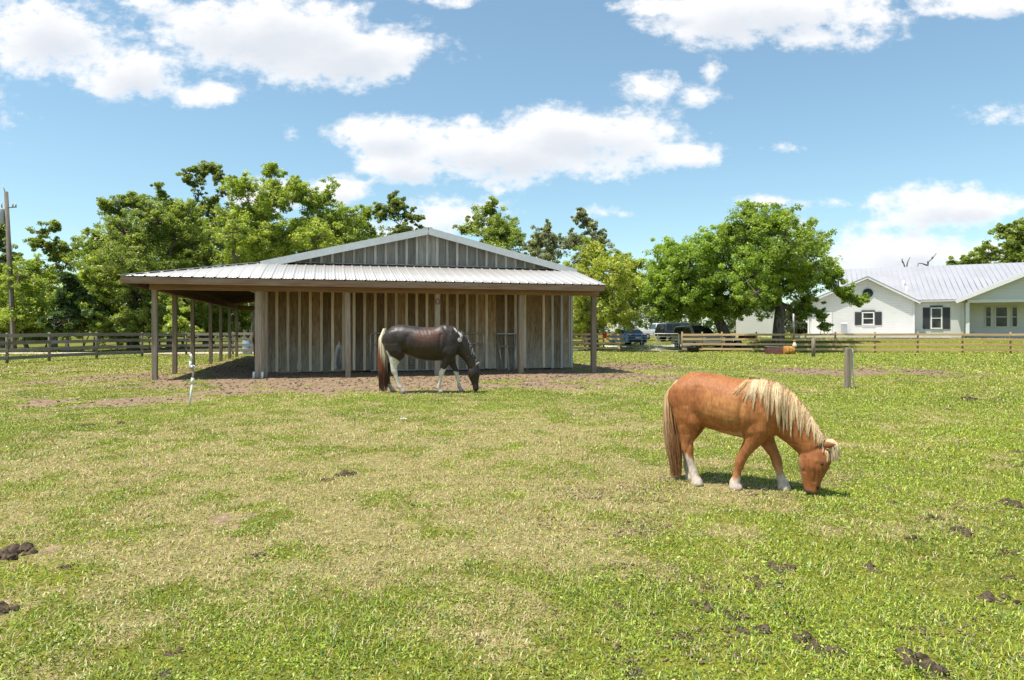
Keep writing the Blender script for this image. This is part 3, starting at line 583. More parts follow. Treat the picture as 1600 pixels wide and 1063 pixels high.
# lone posts with white pipes
x, y = gp(1325, 607); lp = empty('wooden_post', (x, y, Hz(x, y)), label='short weathered square post standing alone right of the chestnut pony', cat='post')
m = MB(); m.bar((-.02, 0, -.15), (.012, 0, 1.02), .135, .135, 1.0, up=(0, 1, 0)); m.build('post', M['old_post'], lp, .02)
m = MB(); m.tube([(.16, .0, -.05), (.14, .0, .35), (.12, -.01, .5), (.115, 0, .96), (.10, 0, .99), (.08, 0, .99)], .017, 8); pp = m.build('water_pipe', M['pvc'], None); pp.location = lp.location; tag(pp, 'white water pipe with elbow beside the lone square post', 'pipe')
x, y = gp(1271, 558); p2 = MB().tube([(0, 0, -.1), (0, 0, 1.0), (.0, 0, 1.03)], [.11, .10, .06], 10).build('wooden_post', M['old_post']); p2.location = (x, y, Hz(x, y)); tag(p2, 'short round grey post standing in the grass just before the long tan fence', 'post')
# standpipe
x, y = gp(296, 634); st = empty('standpipe', (x, y, Hz(x, y)), label='white jointed water standpipe leaning in the dirt left of the barn', cat='pipe'); k = 1/82.5
def spx(a, b): return ((a-296)*k, 0, (634-b)*k)
MB().tube([spx(296, 638), spx(300.5, 596)], .020, 8).build('lower_pipe', M['pvc'], st); MB().tube([spx(300, 600), spx(301.3, 590)], .031, 8).build('coupling', M['pvc'], st)
MB().tube([spx(301, 590), spx(302.6, 577)], .021, 8).build('rusty_section', plain('pinkish_rust_stain', (.50, .33, .27), .7, 0, .3, .3, 20), st)
MB().tube([spx(302.8, 577), spx(304, 573), spx(303, 571.8), spx(298, 571.6), spx(297, 570.5), spx(298.2, 564)], .027, 8).build('elbow', M['pvc'], st)
MB().tube([spx(298.2, 564), spx(299.4, 556), spx(297.4, 552.5)], .021, 8).build('upper_pipe', M['pvc'], st); MB().tube([spx(302, 572), (spx(302, 575)[0]-.02, -.05, spx(302, 575)[2])], .04, 8).build('valve', M['tube'], st)
for (px, py, h_, l) in ((396, 592, .20, 'left'), (409.5, 592, .20, 'right')):
    x, y = gp(px, py); o = MB().tube([(0, 0, -.05), (.015, 0, h_)], .035, 8).build('pipe_stub', M['pvc']); o.location = (x, y, Hz(x, y)); tag(o, 'short white pipe stub on the %s side of the thick barn corner post' % l, 'pipe')
x, y = gp(417.5, 587); o = MB().tube([(0, 0, -.05), (.0, 0, .34)], .018, 8).build('pipe_stub', M['pvc']); o.location = (x, y, 0); tag(o, 'thin upright white pipe at the left end of the barn front wall', 'pipe')
# blue drum seen through the lean-to
x, y = X(386.5, 42.8), 42.8; bd = empty('plastic_drum', (x, y, .25), label='pale blue plastic drum seen through the lean-to by the far fence', cat='drum'); lathe([(.26, 0), (.29, .03), (.29, .3), (.30, .32), (.29, .34), (.29, .6), (.30, .62), (.29, .64), (.29, .86), (.25, .9)], 22).build('body', M['bluepl'], bd)
lathe([(.30, .88), (.30, .93), (.22, .935)], 22).build('lid', M['white'], bd); bd.location.z = Hz(x, y)

# ------------------------------------------------------------------ utility pole
d = 46.0; up = empty('utility_pole', (X(22, d), d, Hz(X(22, d), d)), label='tall leaning wooden utility pole with grey transformer at the left edge', cat='utility pole')
tp = Vector((X(9.5, d)-X(22, d), 0, Zh(300, d)))
MB().tube([(0, 0, -.3), tp], [.19, .12], 12).build('pole', M['pole'], up)
a = Vector((0, -.17, .2)); MB().tube([a, a+(tp-a)*.70], .055, 8).build('conduit', plain('grey_conduit', (.42, .44, .45), .5, .2, .4, .08), up)
tm = lathe([(.30, 0), (.33, .03), (.33, .95), (.28, 1.02), (.1, 1.08)], 18).build('transformer', plain('transformer_grey', (.42, .45, .48), .5, .2, .4, .06), up); tm.location = tp*.80+Vector((-.50, 0, 0))
for dz, s_ in ((.22, .40), (-.05, .3)): MB().tube([tm.location+Vector((0.1, 0, 1.05)), tm.location+Vector((.1, 0, 1.05+s_))], [.05, .03], 8).build('bushing', M['grey_metal'], up)
q = tp*.90; MB().bar(q, q+Vector((.65, 0, .05)), .05, .06).build('crossarm', M['pole'], up)
for dx in (.40, .60): MB().tube([q+Vector((dx, 0, .05)), q+Vector((dx, 0, .30))], [.05, .035], 8).build('insulator', M['grey_metal'], up)
MB().tube([tp+Vector((-.05, 0, -.1)), tp+Vector((-.22, 0, .45))], .03, 6).build('top_pin', M['grey_metal'], up)
MB().tube([tp*.68, tp*.68+Vector((-1.2, 0, .3)), tp*.68+Vector((-2.6, 0, .9))], .02, 5).build('service_cable', M['black'], up); MB().tube([tp*.64, tp*.64+Vector((-1.2, 0, .15)), tp*.64+Vector((-2.6, 0, .6))], .02, 5).build('service_cable', M['black'], up)

# ------------------------------------------------------------------ house
HA = R(-24); hu = Vector((math.cos(HA), math.sin(HA), 0)); hv = Vector((-math.sin(HA), math.cos(HA), 0)); HO = Vector((X(1262, 59), 59, 1.15))
house = empty('house', HO, HA, label='white single-storey farmhouse with pale metal roof and dark shutters', cat='house')
def hs(px, t):                                      # distance along the front for a photo column at depth t
    r = (px-800)/F; o = HO+hv*t; return (r*o.y-o.x)/(hu.x-r*hu.y)
a1 = hs(1429, 0); E = 2.80
def wallpoly(name, pts, mat, th=.12, par=house): m = MB(); m.poly(pts, th); return m.build(name, mat, par)
pk = hs(1355, 0); PH = 4.75
wallpoly('left_wing_wall', [(0, 0, -.9), (a1, 0, -.9), (a1, 0, E), (pk, 0, PH-.12), (.15, 0, 2.75), (0, 0, 2.7)], M['siding'])
m = MB(); m.poly([(a1-.02, .125, 0), (a1-.02, 8, 0), (a1-.02, 8, E), (a1-.02, .125, E)], .1, (-1, 0, 0)); m.poly([(.02, .125, 0), (.02, 12, 0), (.02, 12, 2.7), (.02, .125, 2.7)], .1, (1, 0, 0)); m.build('side_wall', M['siding'], house)
t2 = 1.3; b0, b1 = a1+.01, hs(1507, t2); wallpoly('middle_wall', [(b0, t2, -.9), (b1, t2, -.9), (b1, t2, E), (b0, t2, E)], M['siding'])
t3 = 3.2; c1 = hs(1720, t3); wallpoly('porch_wall', [(b1, t3, -.9), (c1, t3, -.9), (c1, t3, E), (b1, t3, E)], M['siding'])
m = MB(); m.poly([(b1, t2+.13, 0), (b1, t3, 0), (b1, t3, E), (b1, t2+.13, E)], .1, (-1, 0, 0)); m.build('porch_side_wall', M['siding'], house)
# porch gable
g0 = hs(1500, .3); gm = hs(1512, .3); gpk = g0+10.2; GP = 7.4
wallpoly('porch_gable', [(gm-.1, .35, E+.02), (2*gpk-gm, .35, E+.02), (gpk, .35, GP-.3), (gm-.1, .35, E+.12)], M['siding_blue'], .12)
MB().box(((gm+2*gpk-gm)/2, .40, E-.12), (2*(gpk-gm), .2, .26)).build('porch_beam', M['white'], house)
for s in (gm, gm+8.6, gm+17): MB().box((s, .40, (E-.24)/2), (.24, .24, E-.24)).build('porch_column', M['white'], house)
MB().box((b1-.12, t2-.03, E/2), (.14, .10, E-.3)).build('corner_trim', M['white'], house); MB().box((.06, -.03, 1.35), (.12, .08, 2.7)).build('corner_trim', M['white'], house); MB().box((a1-.06, -.03, 1.4), (.12, .08, 2.75)).build('corner_trim', M['white'], house)
# roofs
def roofslab(name, pts, th=.10): m = MB(); m.poly(pts, th, (0, 0, -1)); return m.build(name, M['house_roof'], house)
RR = 6.35; RT_ = 8.2; ov = .45
l0 = -1.2; r0 = 30
# front slope of the main roof
roofslab('main_roof', [(a1+.2, t2-ov, E+.08), (r0, t2-ov, E+.08), (r0, RT_, RR), (2.6, RT_, RR-.15), (2.6, t2+3.0, 4.2), (pk+.3, t2+3.9, 4.6)])
roofslab('main_roof', [(2.6, RT_, RR-.16), (r0, RT_, RR-.01), (r0, 15.5, E), (2.6, 15.5, E)])
def ribs(name, s0, s1, step, A, Bf):
    m = MB(); s = s0
    while s < s1: m.bar(A(s), Bf(s), .045, .022); s += step
    return m.build(name, M['house_roof'], house)
mr = lambda s: (s, RT_-.05, RR+.01-.15*max(0, 1-(s-2.6)/27.4)+.02)
def lowend(s):
    tt = t2-ov
    if s < a1+.2: f = (a1+.2-s)/(a1+.2-pk-.3); tt = t2-ov+f*(3.9+ov)
    if s < pk+.3: tt = t2+3.9-(pk+.3-s)*.2
    z = E+.08+(RR-E-.08)*(tt-(t2-ov))/(RT_-(t2-ov)); return (s, tt, z+.03)
ribs('roof_ribs', 2.8, 29.8, .42, lowend, mr)
# left wing gable roof
sl = (PH-E)/(a1-pk)
roofslab('wing_roof', [(pk, -ov, PH+.1), (a1+.35, -ov, E-.35*sl+.1), (a1+.35, 3.2, E-.35*sl+.1), (pk, 6.5, PH+.1)])
roofslab('wing_roof', [(-.35, -ov, 2.72), (pk, -ov, PH+.1), (pk, 8.5, PH+.1), (-.35, 8.5, 2.72)])
for A, Bq in (((pk, -ov-.02, PH+.0), (a1+.38, -ov-.02, E-.38*sl+.0)), ((pk, -ov-.02, PH+.0), (-.36, -ov-.02, 2.62))): MB().bar(A, Bq, .04, .2).build('rake_trim', M['white'], house)
for A, Bq in (((pk, -ov-.045, PH+.1), (a1+.38, -ov-.045, E-.38*sl+.1)), ((pk, -ov-.045, PH+.1), (-.36, -ov-.045, 2.72))): MB().bar(A, Bq, .03, .06).build('rake_edge', M['grey_metal'], house)
# porch gable roof
slp = (GP-E)/(gpk-g0)
roofslab('porch_roof', [(g0-.35, -.25, E-.35*slp+.12), (gpk, -.25, GP+.12), (gpk, 9.5, GP+.12), (g0-.35, 1.5, E-.35*slp+.12)])
roofslab('porch_roof', [(gpk, -.25, GP+.12), (2*gpk-g0+.35, -.25, E-.35*slp+.12), (2*gpk-g0+.35, 9.5, E-.35*slp+.12), (gpk, 9.5, GP+.12)])
MB().bar((g0-.38, -.28, E-.38*slp+.0), (gpk, -.28, GP+.0), .04, .28).build('rake_trim', M['white'], house); MB().bar((2*gpk-g0+.38, -.28, E-.38*slp), (gpk, -.28, GP), .04, .28).build('rake_trim', M['white'], house)
MB().bar((a1+.3, t2-ov-.03, E+.0), (g0, t2-ov-.03, E+.0), .04, .16).build('eave_trim', M['white'], house)
MB().bar((a1+.3, t2-ov-.055, E+.06), (g0, t2-ov-.055, E+.06), .03, .05).build('gutter', M['grey_metal'], house)
for (s, z) in ((hs(1413, 4), 4.4), (hs(1417, 3), 3.75)): MB().tube([(s, 4.5 if z > 4 else 3.0, z-.4), (s, 4.5 if z > 4 else 3.0, z+.35)], .09, 8).build('vent_pipe', M['white'], house)
# windows
def window(px0, px1, py0, py1, t, shut=True, sash=1, name='window'):
    s0, s1 = hs(px0, t), hs(px1, t); o = HO+hv*t+hu*s0; z0, z1 = Zh(py1, o.y)-HO.z, Zh(py0, o.y)-HO.z; cx, cz = (s0+s1)/2, (z0+z1)/2; w_, h_ = s1-s0, z1-z0
    m = MB()
    for (a, b, c, d_) in ((cx, z1-.04, w_, .09), (cx, z0+.04, w_+.06, .10), (cx, cz, w_-.18, .06)): m.box((a, t-.05, b), (c, .09, d_))
    fw = min(.09, w_*.14)
    for sx in (s0+fw/2, s1-fw/2): m.box((sx, t-.05, cz), (fw, .088, h_-.18))
    wd = m.build('window', M['white'], house); g_ = MB().box((cx, t-.022, cz), (w_-fw*1.4, .02, h_-.14)).build('pane', M['glass'], wd)
    if shut:
        for sx in (s0-.30, s1+.30):
            m = MB(); m.box((sx, t-.035, cz), (.50, .05, h_+.02)); 
            for k in range(int(h_/.09)): m.box((sx, t-.066, z0+.06+k*.09), (.40, .012, .045))
            m.build('shutter', M['shutter'], house)
        MB().box((cx, t-.06, z1+.10), (w_+.1, .09, .10)).build('window_head', M['shutter'], house)
window(1347, 1366, 488, 508, 0); window(1454, 1472, 481, 514, t2); window(1539, 1549, 479, 512, t3, False); window(1554, 1575, 479, 512, t3, False); window(1580, 1590, 479, 512, t3, False); window(1640, 1660, 479, 512, t3, False)
s_, z_ = hs(1356, 0), Zh(460, 58.5)-HO.z
MB().tube([(s_, -.02, z_), (s_, -.07, z_)], .36, 24).build('round_vent', M['shutter'], house); MB().tube([(s_+.36*math.cos(a), -.06, z_+.36*math.sin(a)) for a in [R(k*20) for k in range(19)]], .035, 6).build('vent_ring', M['black'], house)
MB().box(((hs(1268, 0)+hs(1300, 0))/2, -.035, .95), (hs(1300, 0)-hs(1268, 0), .05, 1.9)).build('garage_door', M['white'], house)
slab = MB(); slab.box((pk-.2, -2.2, -.12), (a1+3, 4.2, .22)); sb = slab.build('concrete_slab', M['concrete'], None, .01); sb.location = HO; sb.rotation_euler = (0, 0, HA); tag(sb, kind='structure')
# items by the house wall
def hw(px, t): s = hs(px, t); return HO+hu*s+hv*t
q = hw(1319, -.6); ac = empty('electric_meter_cabinet', q, HA, label='pale grey utility cabinet on the wing wall left of the shuttered window', cat='cabinet')
MB().box((0, .1, .45), (.45, .3, .8)).build('cabinet', M['grey_metal'], ac, .02); MB().box((0, .1, .95), (.5, .36, .12)).build('lid', M['white'], ac, .02)
q = hw(1288, -1.2); bi = empty('folding_easel', q, HA, label='thin brown and white folding stand on the slab before the garage door', cat='stand')
for a, b in (((-.35, 0, 0), (-.02, 0, .95)), ((.28, 0, 0), (.02, 0, .95)), ((0, .4, 0), (0, .0, .95))): MB().tube([a, b], .03, 6).build('leg', M['rust'], bi)
MB().bar((-.2, -.02, .38), (.16, -.02, .38), .03, .05).build('crossbar', M['white'], bi); MB().bar((-.15, -.02, .95), (.15, -.02, .95), .04, .06).build('top_bar', M['white'], bi)

# white outbuilding behind the oak
q = Vector((X(1150, 62), 62, .8)); ob = empty('white_outbuilding', q, HA, label='small white sided outbuilding half hidden behind the big oak', cat='shed')
w2 = X(1208, 62)-X(1150, 62); wallpoly('wall', [(0, 0, -.3), (w2, 0, -.3), (w2, 0, 2.5), (w2/2, 0, 3.3), (0, 0, 2.5)], M['siding'], 4, ob)
for sg in (-1, 1): MB().poly([(w2/2, -.25, 3.38), (w2/2+sg*(w2/2+.3), -.25, 2.5), (w2/2+sg*(w2/2+.3), 4.25, 2.5), (w2/2, 4.25, 3.38)], .08, (0, 0, 1)).build('roof', M['house_roof'], ob)
q = (X(1240, 55), 55, Hz(X(1240, 55), 55)); lp2 = empty('white_pole', q, label='slim pale metal pole between the oak trunk and the house', cat='pole'); MB().tube([(0, 0, 0), (0, 0, 2.7)], .07, 8).build('shaft', M['white'], lp2); lathe([(.08, 2.68), (.12, 2.72), (.12, 2.82), (.03, 2.86)], 12).build('cap', M['white'], lp2)

# ------------------------------------------------------------------ vehicles
def vehicle(name, loc, rz, prof, glassseg, Lh, Wd, paint, label, cat, wheels, front=True, bed=False):
    """prof: side outline (x, z) of the shell, clockwise from rear bottom; x forward"""
    v = empty(name, loc, rz, label=label, cat=cat, group=None)
    n = len(prof); ys = [(-1, .0), (-.93, 1), (.93, 1), (1, 0)]
    zs = [p_[1] for p_ in prof]; zb = .95; ring = []
    V = []; cols = (-1.0, -.97, -.90, .90, .97, 1.0)
    for c in cols:
        for (x_, z_) in prof:
            tum = 1-.16*max(0, (z_-zb))/.6; ins = {1.0: (.10, .05), .97: (.03, .015), .90: (0, 0)}[abs(c)]
            cx_, cz_ = 0, .7; V.append((x_-ins[0]*(1 if x_ > 0 else -1)*.6, c*Wd/2*tum, z_-ins[1]*(1 if z_ > .7 else 0)))
    Fc = []
    for k in range(len(cols)-1):
        for i in range(n): j = (i+1) % n; Fc.append((k*n+i, k*n+j, (k+1)*n+j, (k+1)*n+i))
    me = bpy.data.meshes.new('body'); me.from_pydata(V, [], Fc+[tuple(range(n-1, -1, -1)), tuple((len(cols)-1)*n+i for i in range(n))]); me.materials.append(paint); me.update()
    b = bpy.data.objects.new('body', me); col.objects.link(b); b.parent = v; bv = b.modifiers.new('bevel', 'BEVEL'); bv.width = .03; bv.segments = 2; bv.limit_method = 'ANGLE'; bv.angle_limit = R(25)
    for seg in glassseg['side']:
        for sg in (-1, 1):
            m = MB(); m.poly([(x_, sg*(Wd/2*(1-.16*max(0, z_-zb)/.6)+.004), z_) for x_, z_ in seg], .012, (0, sg, 0)); m.build('side_window', M['glass'], v)
    for nm, ((xa, za), (xb, zb2), nx) in glassseg['end'].items():
        wa, wb = Wd/2*(1-.16*max(0, za-zb)/.6)*.86, Wd/2*(1-.16*max(0, zb2-zb)/.6)*.84
        m = MB(); m.poly([(xa, -wa, za), (xa, wa, za), (xb, wb, zb2), (xb, -wb, zb2)], .02, nx); m.build(nm, M['glass'], v)
    for wx in wheels:
        for sg in (-1, 1):
            t = MB().tube([(0, -.11, 0), (0, -.09, 0), (0, .09, 0), (0, .11, 0)], [.29, .345, .345, .29], 20).build('wheel', M['tyre'], v); t.location = (wx, sg*(Wd/2-.10), .345)
            MB().tube([(0, sg*.10, 0), (0, sg*.125, 0)], [.21, .19], 16).build('rim', M['rim'], t)
    return v
SED = [(-2.2, .32), (-2.28, .62), (-2.22, .98), (-1.75, 1.05), (-1.05, 1.42), (.1, 1.46), (.95, 1.05), (1.9, .92), (2.2, .72), (2.24, .42), (2.15, .28)]
sg_ = {'side': [[(-1.35, 1.04), (-.95, 1.33), (-.1, 1.36), (-.1, 1.0)], [(-.02, 1.0), (-.02, 1.36), (.1, 1.36), (.75, 1.02)]], 'end': {'rear_window': ((-1.72, 1.08), (-1.10, 1.40), (-.6, 0, 1)), 'windscreen': ((.90, 1.09), (.16, 1.43), (.4, 0, 1))}}
for k_ in sg_['end']: a_ = sg_['end'][k_]; sg_['end'][k_] = (a_[0], a_[1], tuple(Vector(a_[2]).normalized()))
bc = vehicle('hatchback', (X(980, 61), 61, Hz(X(980, 61), 61)), R(104), SED, sg_, 4.4, 1.8, M['blue_car'], 'blue car parked behind the fence seen from the rear', 'car', (-1.35, 1.35))
for sgn in (-1, 1): MB().box((-2.27, sgn*.68, .86), (.06, .34, .14)).build('tail_light', M['lamp_red'], bc)
MB().box((-2.28, 0, .42), (.08, 1.5, .16)).build('bumper', M['black'], bc); MB().box((-2.30, 0, .70), (.03, .5, .12)).build('number_plate', M['white'], bc)
PICK = [(-2.8, .55), (-2.85, 1.12), (-.75, 1.14), (-.62, 1.85), (-.45, 1.92), (.75, 1.92), (1.35, 1.22), (2.6, 1.12), (2.8, .9), (2.82, .5), (2.6, .42)]
pg = {'side': [[(-.52, 1.2), (-.45, 1.78), (.1, 1.8), (.1, 1.2)], [(.18, 1.2), (.18, 1.8), (.70, 1.8), (1.15, 1.24)]], 'end': {'rear_window': ((-.76, 1.25), (-.66, 1.78), (-1, 0, .1)), 'windscreen': ((1.34, 1.27), (.80, 1.88), (.6, 0, .8))}}
pc = vehicle('pickup_truck', (X(1030, 80), 80, Hz(X(1030, 80), 80)), R(8), PICK, pg, 5.6, 1.95, M['white_car'], 'white pickup truck parked side on beyond the gate', 'pickup truck', (-1.75, 1.85))
for sgn in (-1, 1): MB().box((2.78, sgn*.75, .95), (.08, .3, .2)).build('headlight', M['lamp_clear'], pc); MB().box((-2.83, sgn*.85, .95), (.06, .15, .32)).build('tail_light', M['lamp_red'], pc)
MB().box((2.82, 0, .56), (.12, 1.8, .18)).build('bumper', M['rim'], pc); MB().box((-1.78, 0, 1.10), (1.9, 1.55, .10)).build('bed_opening', M['black'], pc)
sv = vehicle('sedan', (X(1053, 72), 72, Hz(X(1053, 72), 72)), R(-60), SED, sg_, 4.4, 1.8, M['silver_car'], 'silver sedan parked beyond the gate left of the black windowed vehicle', 'car', (-1.35, 1.35))
for sgn in (-1, 1): MB().box((2.19, sgn*.66, .70), (.08, .32, .14)).build('headlight', M['lamp_clear'], sv)
SUV = [(-2.4, .45), (-2.45, 1.1), (-2.25, 1.72), (-2.0, 1.82), (.35, 1.86), (1.15, 1.22), (2.2, 1.12), (2.42, .95), (2.45, .45), (2.3, .36)]
ug = {'side': [[(-2.15, 1.2), (-2.05, 1.68), (-1.2, 1.72), (-1.2, 1.2)], [(-1.1, 1.2), (-1.1, 1.72), (-.2, 1.74), (-.2, 1.2)], [(-.1, 1.2), (-.1, 1.74), (.35, 1.74), (.95, 1.22)]], 'end': {'rear_window': ((-2.46, 1.2), (-2.28, 1.70), (-1, 0, .2)), 'windscreen': ((1.16, 1.28), (.42, 1.83), (.6, 0, .8))}}
uv = vehicle('suv', (X(1092, 51), 51.5, Hz(X(1092, 51), 51)), R(-78), SUV, ug, 4.9, 1.98, M['beige_car'], 'champagne SUV facing the pasture behind the fence near the gate', 'SUV', (-1.5, 1.5))
for sgn in (-1, 1): MB().box((2.43, sgn*.76, .90), (.08, .34, .20)).build('headlight', M['lamp_clear'], uv)
MB().box((2.46, 0, .86), (.05, 1.05, .20)).build('grille', M['black'], uv); MB().tube([(2.48, 0, .86), (2.51, 0, .86)], .09, 14).build('grille_emblem', M['rim'], uv); MB().box((2.44, 0, .50), (.10, 1.75, .14)).build('bumper', M['black'], uv)
dv = vehicle('suv', (X(1064, 68), 68, Hz(X(1064, 68), 68)), R(20), SUV, ug, 4.9, 1.98, M['dark_car'], 'black SUV parked in the shade behind the silver sedan', 'SUV', (-1.5, 1.5))
q = (X(1150, 52), 52, Hz(X(1150, 52), 52)); tl = empty('utility_trailer', q, R(2), label='low grey utility trailer parked behind the fence under the oak', cat='trailer')
MB().box((0, 0, .60), (3.2, 1.5, .12)).build('deck', M['grey_metal'], tl); MB().box((-.9, 0, .85), (1.2, 1.4, .36)).build('side_board', M['grey_metal'], tl); MB().box((.9, 0, .80), (1.0, 1.2, .26)).build('crate', M['rust'], tl, .01)
MB().bar((1.6, 0, .58), (2.6, 0, .5), .08, .1).build('drawbar', M['grey_metal'], tl)
for sgn in (-1, 1): w_ = MB().tube([(0, -.1, 0), (0, .1, 0)], .32, 18).build('wheel', M['tyre'], tl); w_.location = (-.2, sgn*.85, .32); MB().tube([(0, sgn*.10, 0), (0, sgn*.12, 0)], .18, 14).build('rim', M['rim'], w_)

# ------------------------------------------------------------------ trees
def leaves(C, Rr, per, size, flat=.75):
    n = len(C); k = per; P = np.repeat(C, k, 0); rr = np.repeat(Rr, k)
    g_ = rng.normal(0, 1, (n*k, 3)); g_ /= np.linalg.norm(g_, axis=1)[:, None]; rad_ = rr*rng.random(n*k)**.45
    P = P+g_*rad_[:, None]*np.array([1, 1, flat])
    nrm = g_*.5+rng.normal(0, .55, (n*k, 3))+np.array([0, 0, .55]); nrm /= np.linalg.norm(nrm, axis=1)[:, None]
    a = rng.normal(0, 1, (n*k, 3)); a -= nrm*(a*nrm).sum(1)[:, None]; a /= np.linalg.norm(a, axis=1)[:, None]; b = np.cross(nrm, a)
    sz = size*rng.uniform(.55, 1.35, (n*k, 1)); a = a*sz; b = b*sz*.55
    V = np.stack([P-a, P-b+a*.1, P+a, P+b+a*.1], 1).reshape(-1, 3); Fc = np.arange(n*k*4).reshape(-1, 4); return V, Fc, n*k
def tree(name, label, px, d, lobes, c0, c1, leaf=.088, dens=1., cr=(.2, .52), tr=.33, per=70, group=None, cat='tree', fork=.3, base_d=None, twig=.28, seed=0, both=False):
    st_ = np.random.default_rng(abs(seed+int(px))); bd_ = base_d or d; base = Vector((X(px, bd_), bd_, Hz(X(px, bd_), bd_)))
    t = empty(name, base, label=label, cat=cat, group=group); LC = []; LR = []
    for l in lobes:
        r = l[2]/F*d; dy = (l[3]/F*d if len(l) > 3 else st_.uniform(-.9, .9)*r*1.3); LC.append((X(l[0], d)-base.x, dy+d-base.y, Zh(l[1], d)-base.z)); LR.append(r)
        if len(l) <= 3 and r > 1.1:
            for sg in ((-1, 1) if both else (st_.choice([-1, 1]),)): LC.append((X(l[0], d)-base.x+st_.uniform(-.4, .4)*r, dy+d-base.y+sg*r*1.5, Zh(l[1], d)-base.z-r*st_.uniform(-.25, .35))); LR.append(r*.85)
    k0 = len(LC)
    for i in range(k0):                                  # small outlying tufts stay joined to the crown by leafy twigs
        if LR[i] < 1.05:
            bj = min((j for j in range(k0) if LR[j] > LR[i]*1.15), key=lambda j: sum((LC[i][q]-LC[j][q])**2 for q in range(3)), default=None)
            if bj is None: continue
            for f_ in (.3, .55, .8): LC.append(tuple(LC[i][q]*(1-f_)+LC[bj][q]*f_+st_.uniform(-.35, .35) for q in range(3))); LR.append(LR[i]*st_.uniform(.45, .8))
    LC = np.array(LC); LR = np.array(LR); C = []; Rc = []; own = []
    for i, (c, r) in enumerate(zip(LC, LR)):
        n = max(9, int(dens*23*r*r)); v = st_.normal(0, 1, (n, 3)); v /= np.linalg.norm(v, axis=1)[:, None]
        lump = 1+.35*np.sin(v[:, 0]*5+i)*np.sin(v[:, 2]*4+i*2)+st_.uniform(-.2, .3, n)
        q = c+v*(r*(.3+.78*st_.random(n)**.6)*lump)[:, None]*np.array([1, 1, .85]); q[:, 2] = np.maximum(q[:, 2], .25)
        C.append(q); Rc.append(st_.uniform(cr[0], cr[1], n)*min(1.1, .55+r*.3)); own += [i]*n
    C = np.concatenate(C); Rc = np.concatenate(Rc); V, Fc, nl = leaves(C, Rc, per, leaf)
    m_ = np.repeat(np.clip(st_.normal(.5, .33, len(C)), 0, 1), per)[:, None]; cl = np.array(c0)*(1-m_)+np.array(c1)*m_
    cl = cl*st_.uniform(.7, 1.25, (nl, 1)); br = st_.random((nl, 1)) < .03; cl = np.where(br, np.array([.16, .13, .09]), cl)
    npmesh('crown', V, Fc, M['leaf'], t, colr=np.repeat(cl, 4, 0))
    mb = MB(); top = LC[:, 2].max(); fz = max(.4, fork*top); cx = LC[:, 0].mean()*.25; fk = Vector((cx, 0, fz))
    mb.tube([(0, 0, -.3), (0, 0, .15), Vector((cx*.3, .05, fz*.5)), fk], [tr*1.5, tr*1.15, tr*.95, tr*.85], 10)
    order = sorted(range(len(LC)), key=lambda q: (Vector(LC[q])-fk).length); done = [(fk, tr*.8)]; span = max((Vector(c)-fk).length for c in LC)
    for q in order:
        c = Vector(LC[q]); pj, pr_ = min(done, key=lambda e: (c-e[0]).length+.42*(e[0]-fk).length); ln_ = (c-pj).length
        r1 = max(.035, min(pr_*.62, tr*.62*(1-(c-fk).length/span*.85))); mid = pj.lerp(c, .5)+Vector((st_.uniform(-.12, .12), st_.uniform(-.12, .12), st_.uniform(-.02, .12)))*ln_
        mb.tube([pj-(c-pj).normalized()*.05, pj.lerp(mid, .55), mid, mid.lerp(c, .55), c], [pr_*.8 if pj is not fk else tr*.6, (pr_*.5+r1)*.55, r1*1.05, r1*.9, r1*.75], 7); done.append((c, r1))
    sel = np.where(st_.random(len(C)) < twig)[0]
    for j in sel:
        a = Vector(LC[own[j]]); b = Vector(C[j]); md = a.lerp(b, .5)+Vector((0, 0, -.08*(b-a).length)); mb.tube([a, md, b], [.045, .03, .012], 4, cap=False)
    mb.build('trunk', M['bark'], t)
    return t
DG = ((.16, .215, .06), (.38, .44, .12)); MG = ((.19, .26, .05), (.42, .50, .12)); BG = ((.25, .34, .055), (.50, .58, .12)); YG = ((.30, .37, .06), (.56, .58, .12)); GG = ((.20, .23, .13), (.38, .40, .24))
G1 = 'trees beyond the left fence'
tree('tall_tree', 'dark green tree with ragged crown, leftmost tall tree above the lean-to roof', 208, 52, [(190,312,24),(218,325,28),(165,330,14),(205,365,34),(158,372,16),(222,412,40),(240,345,20),(225,460,42),(195,500,38),(182,400,24),(176,350,16),(160,315,9),(150,385,10)], (.17,.235,.055), (.40,.47,.12), dens=.95, tr=.4, group=G1)
tree('tall_tree', 'mid green tree with a low shoulder left of the tallest airy crown', 268, 56, [(252,318,18),(272,345,30),(255,395,38),(292,372,30),(285,428,40),(248,290,8),(262,470,42),(300,330,16)], *MG, dens=1., tr=.35, group=G1)
tree('tall_tree', 'tallest tree, airy dark crown with bare limbs showing near its top', 328, 60, [(312,262,17),(292,270,12),(330,262,12),(342,280,9),(300,288,8),(322,325,18),(345,345,26),(300,345,22),(330,395,38),(350,300,9)], *DG, dens=.85, tr=.35, group=G1, cr=(.17, .42), twig=.8)
tree('tall_tree', 'broad light green tree with two rounded humps above the middle of the lean-to roof', 400, 54, [(382,300,22),(402,335,32),(370,340,28),(432,275,16),(438,318,30),(412,385,40),(360,395,38),(452,370,35),(425,262,8),(390,430,35)], *BG, dens=1., tr=.4, group=G1)
tree('tall_tree', 'light green tree left of the barn gable with a small dark tuft on top', 490, 57, [(470,305,22),(498,315,22),(480,355,35),(515,345,28),(512,288,12),(540,335,24),(505,392,38),(545,382,32),(462,285,9)], *BG, dens=1., tr=.38, group=G1)
tree('tall_tree', 'dull green tree between the light green tree and the barn peak', 568, 62, [(560,348,18),(580,375,26),(545,398,32),(602,398,26),(575,330,8)], *MG, dens=.95, tr=.33, group=G1)
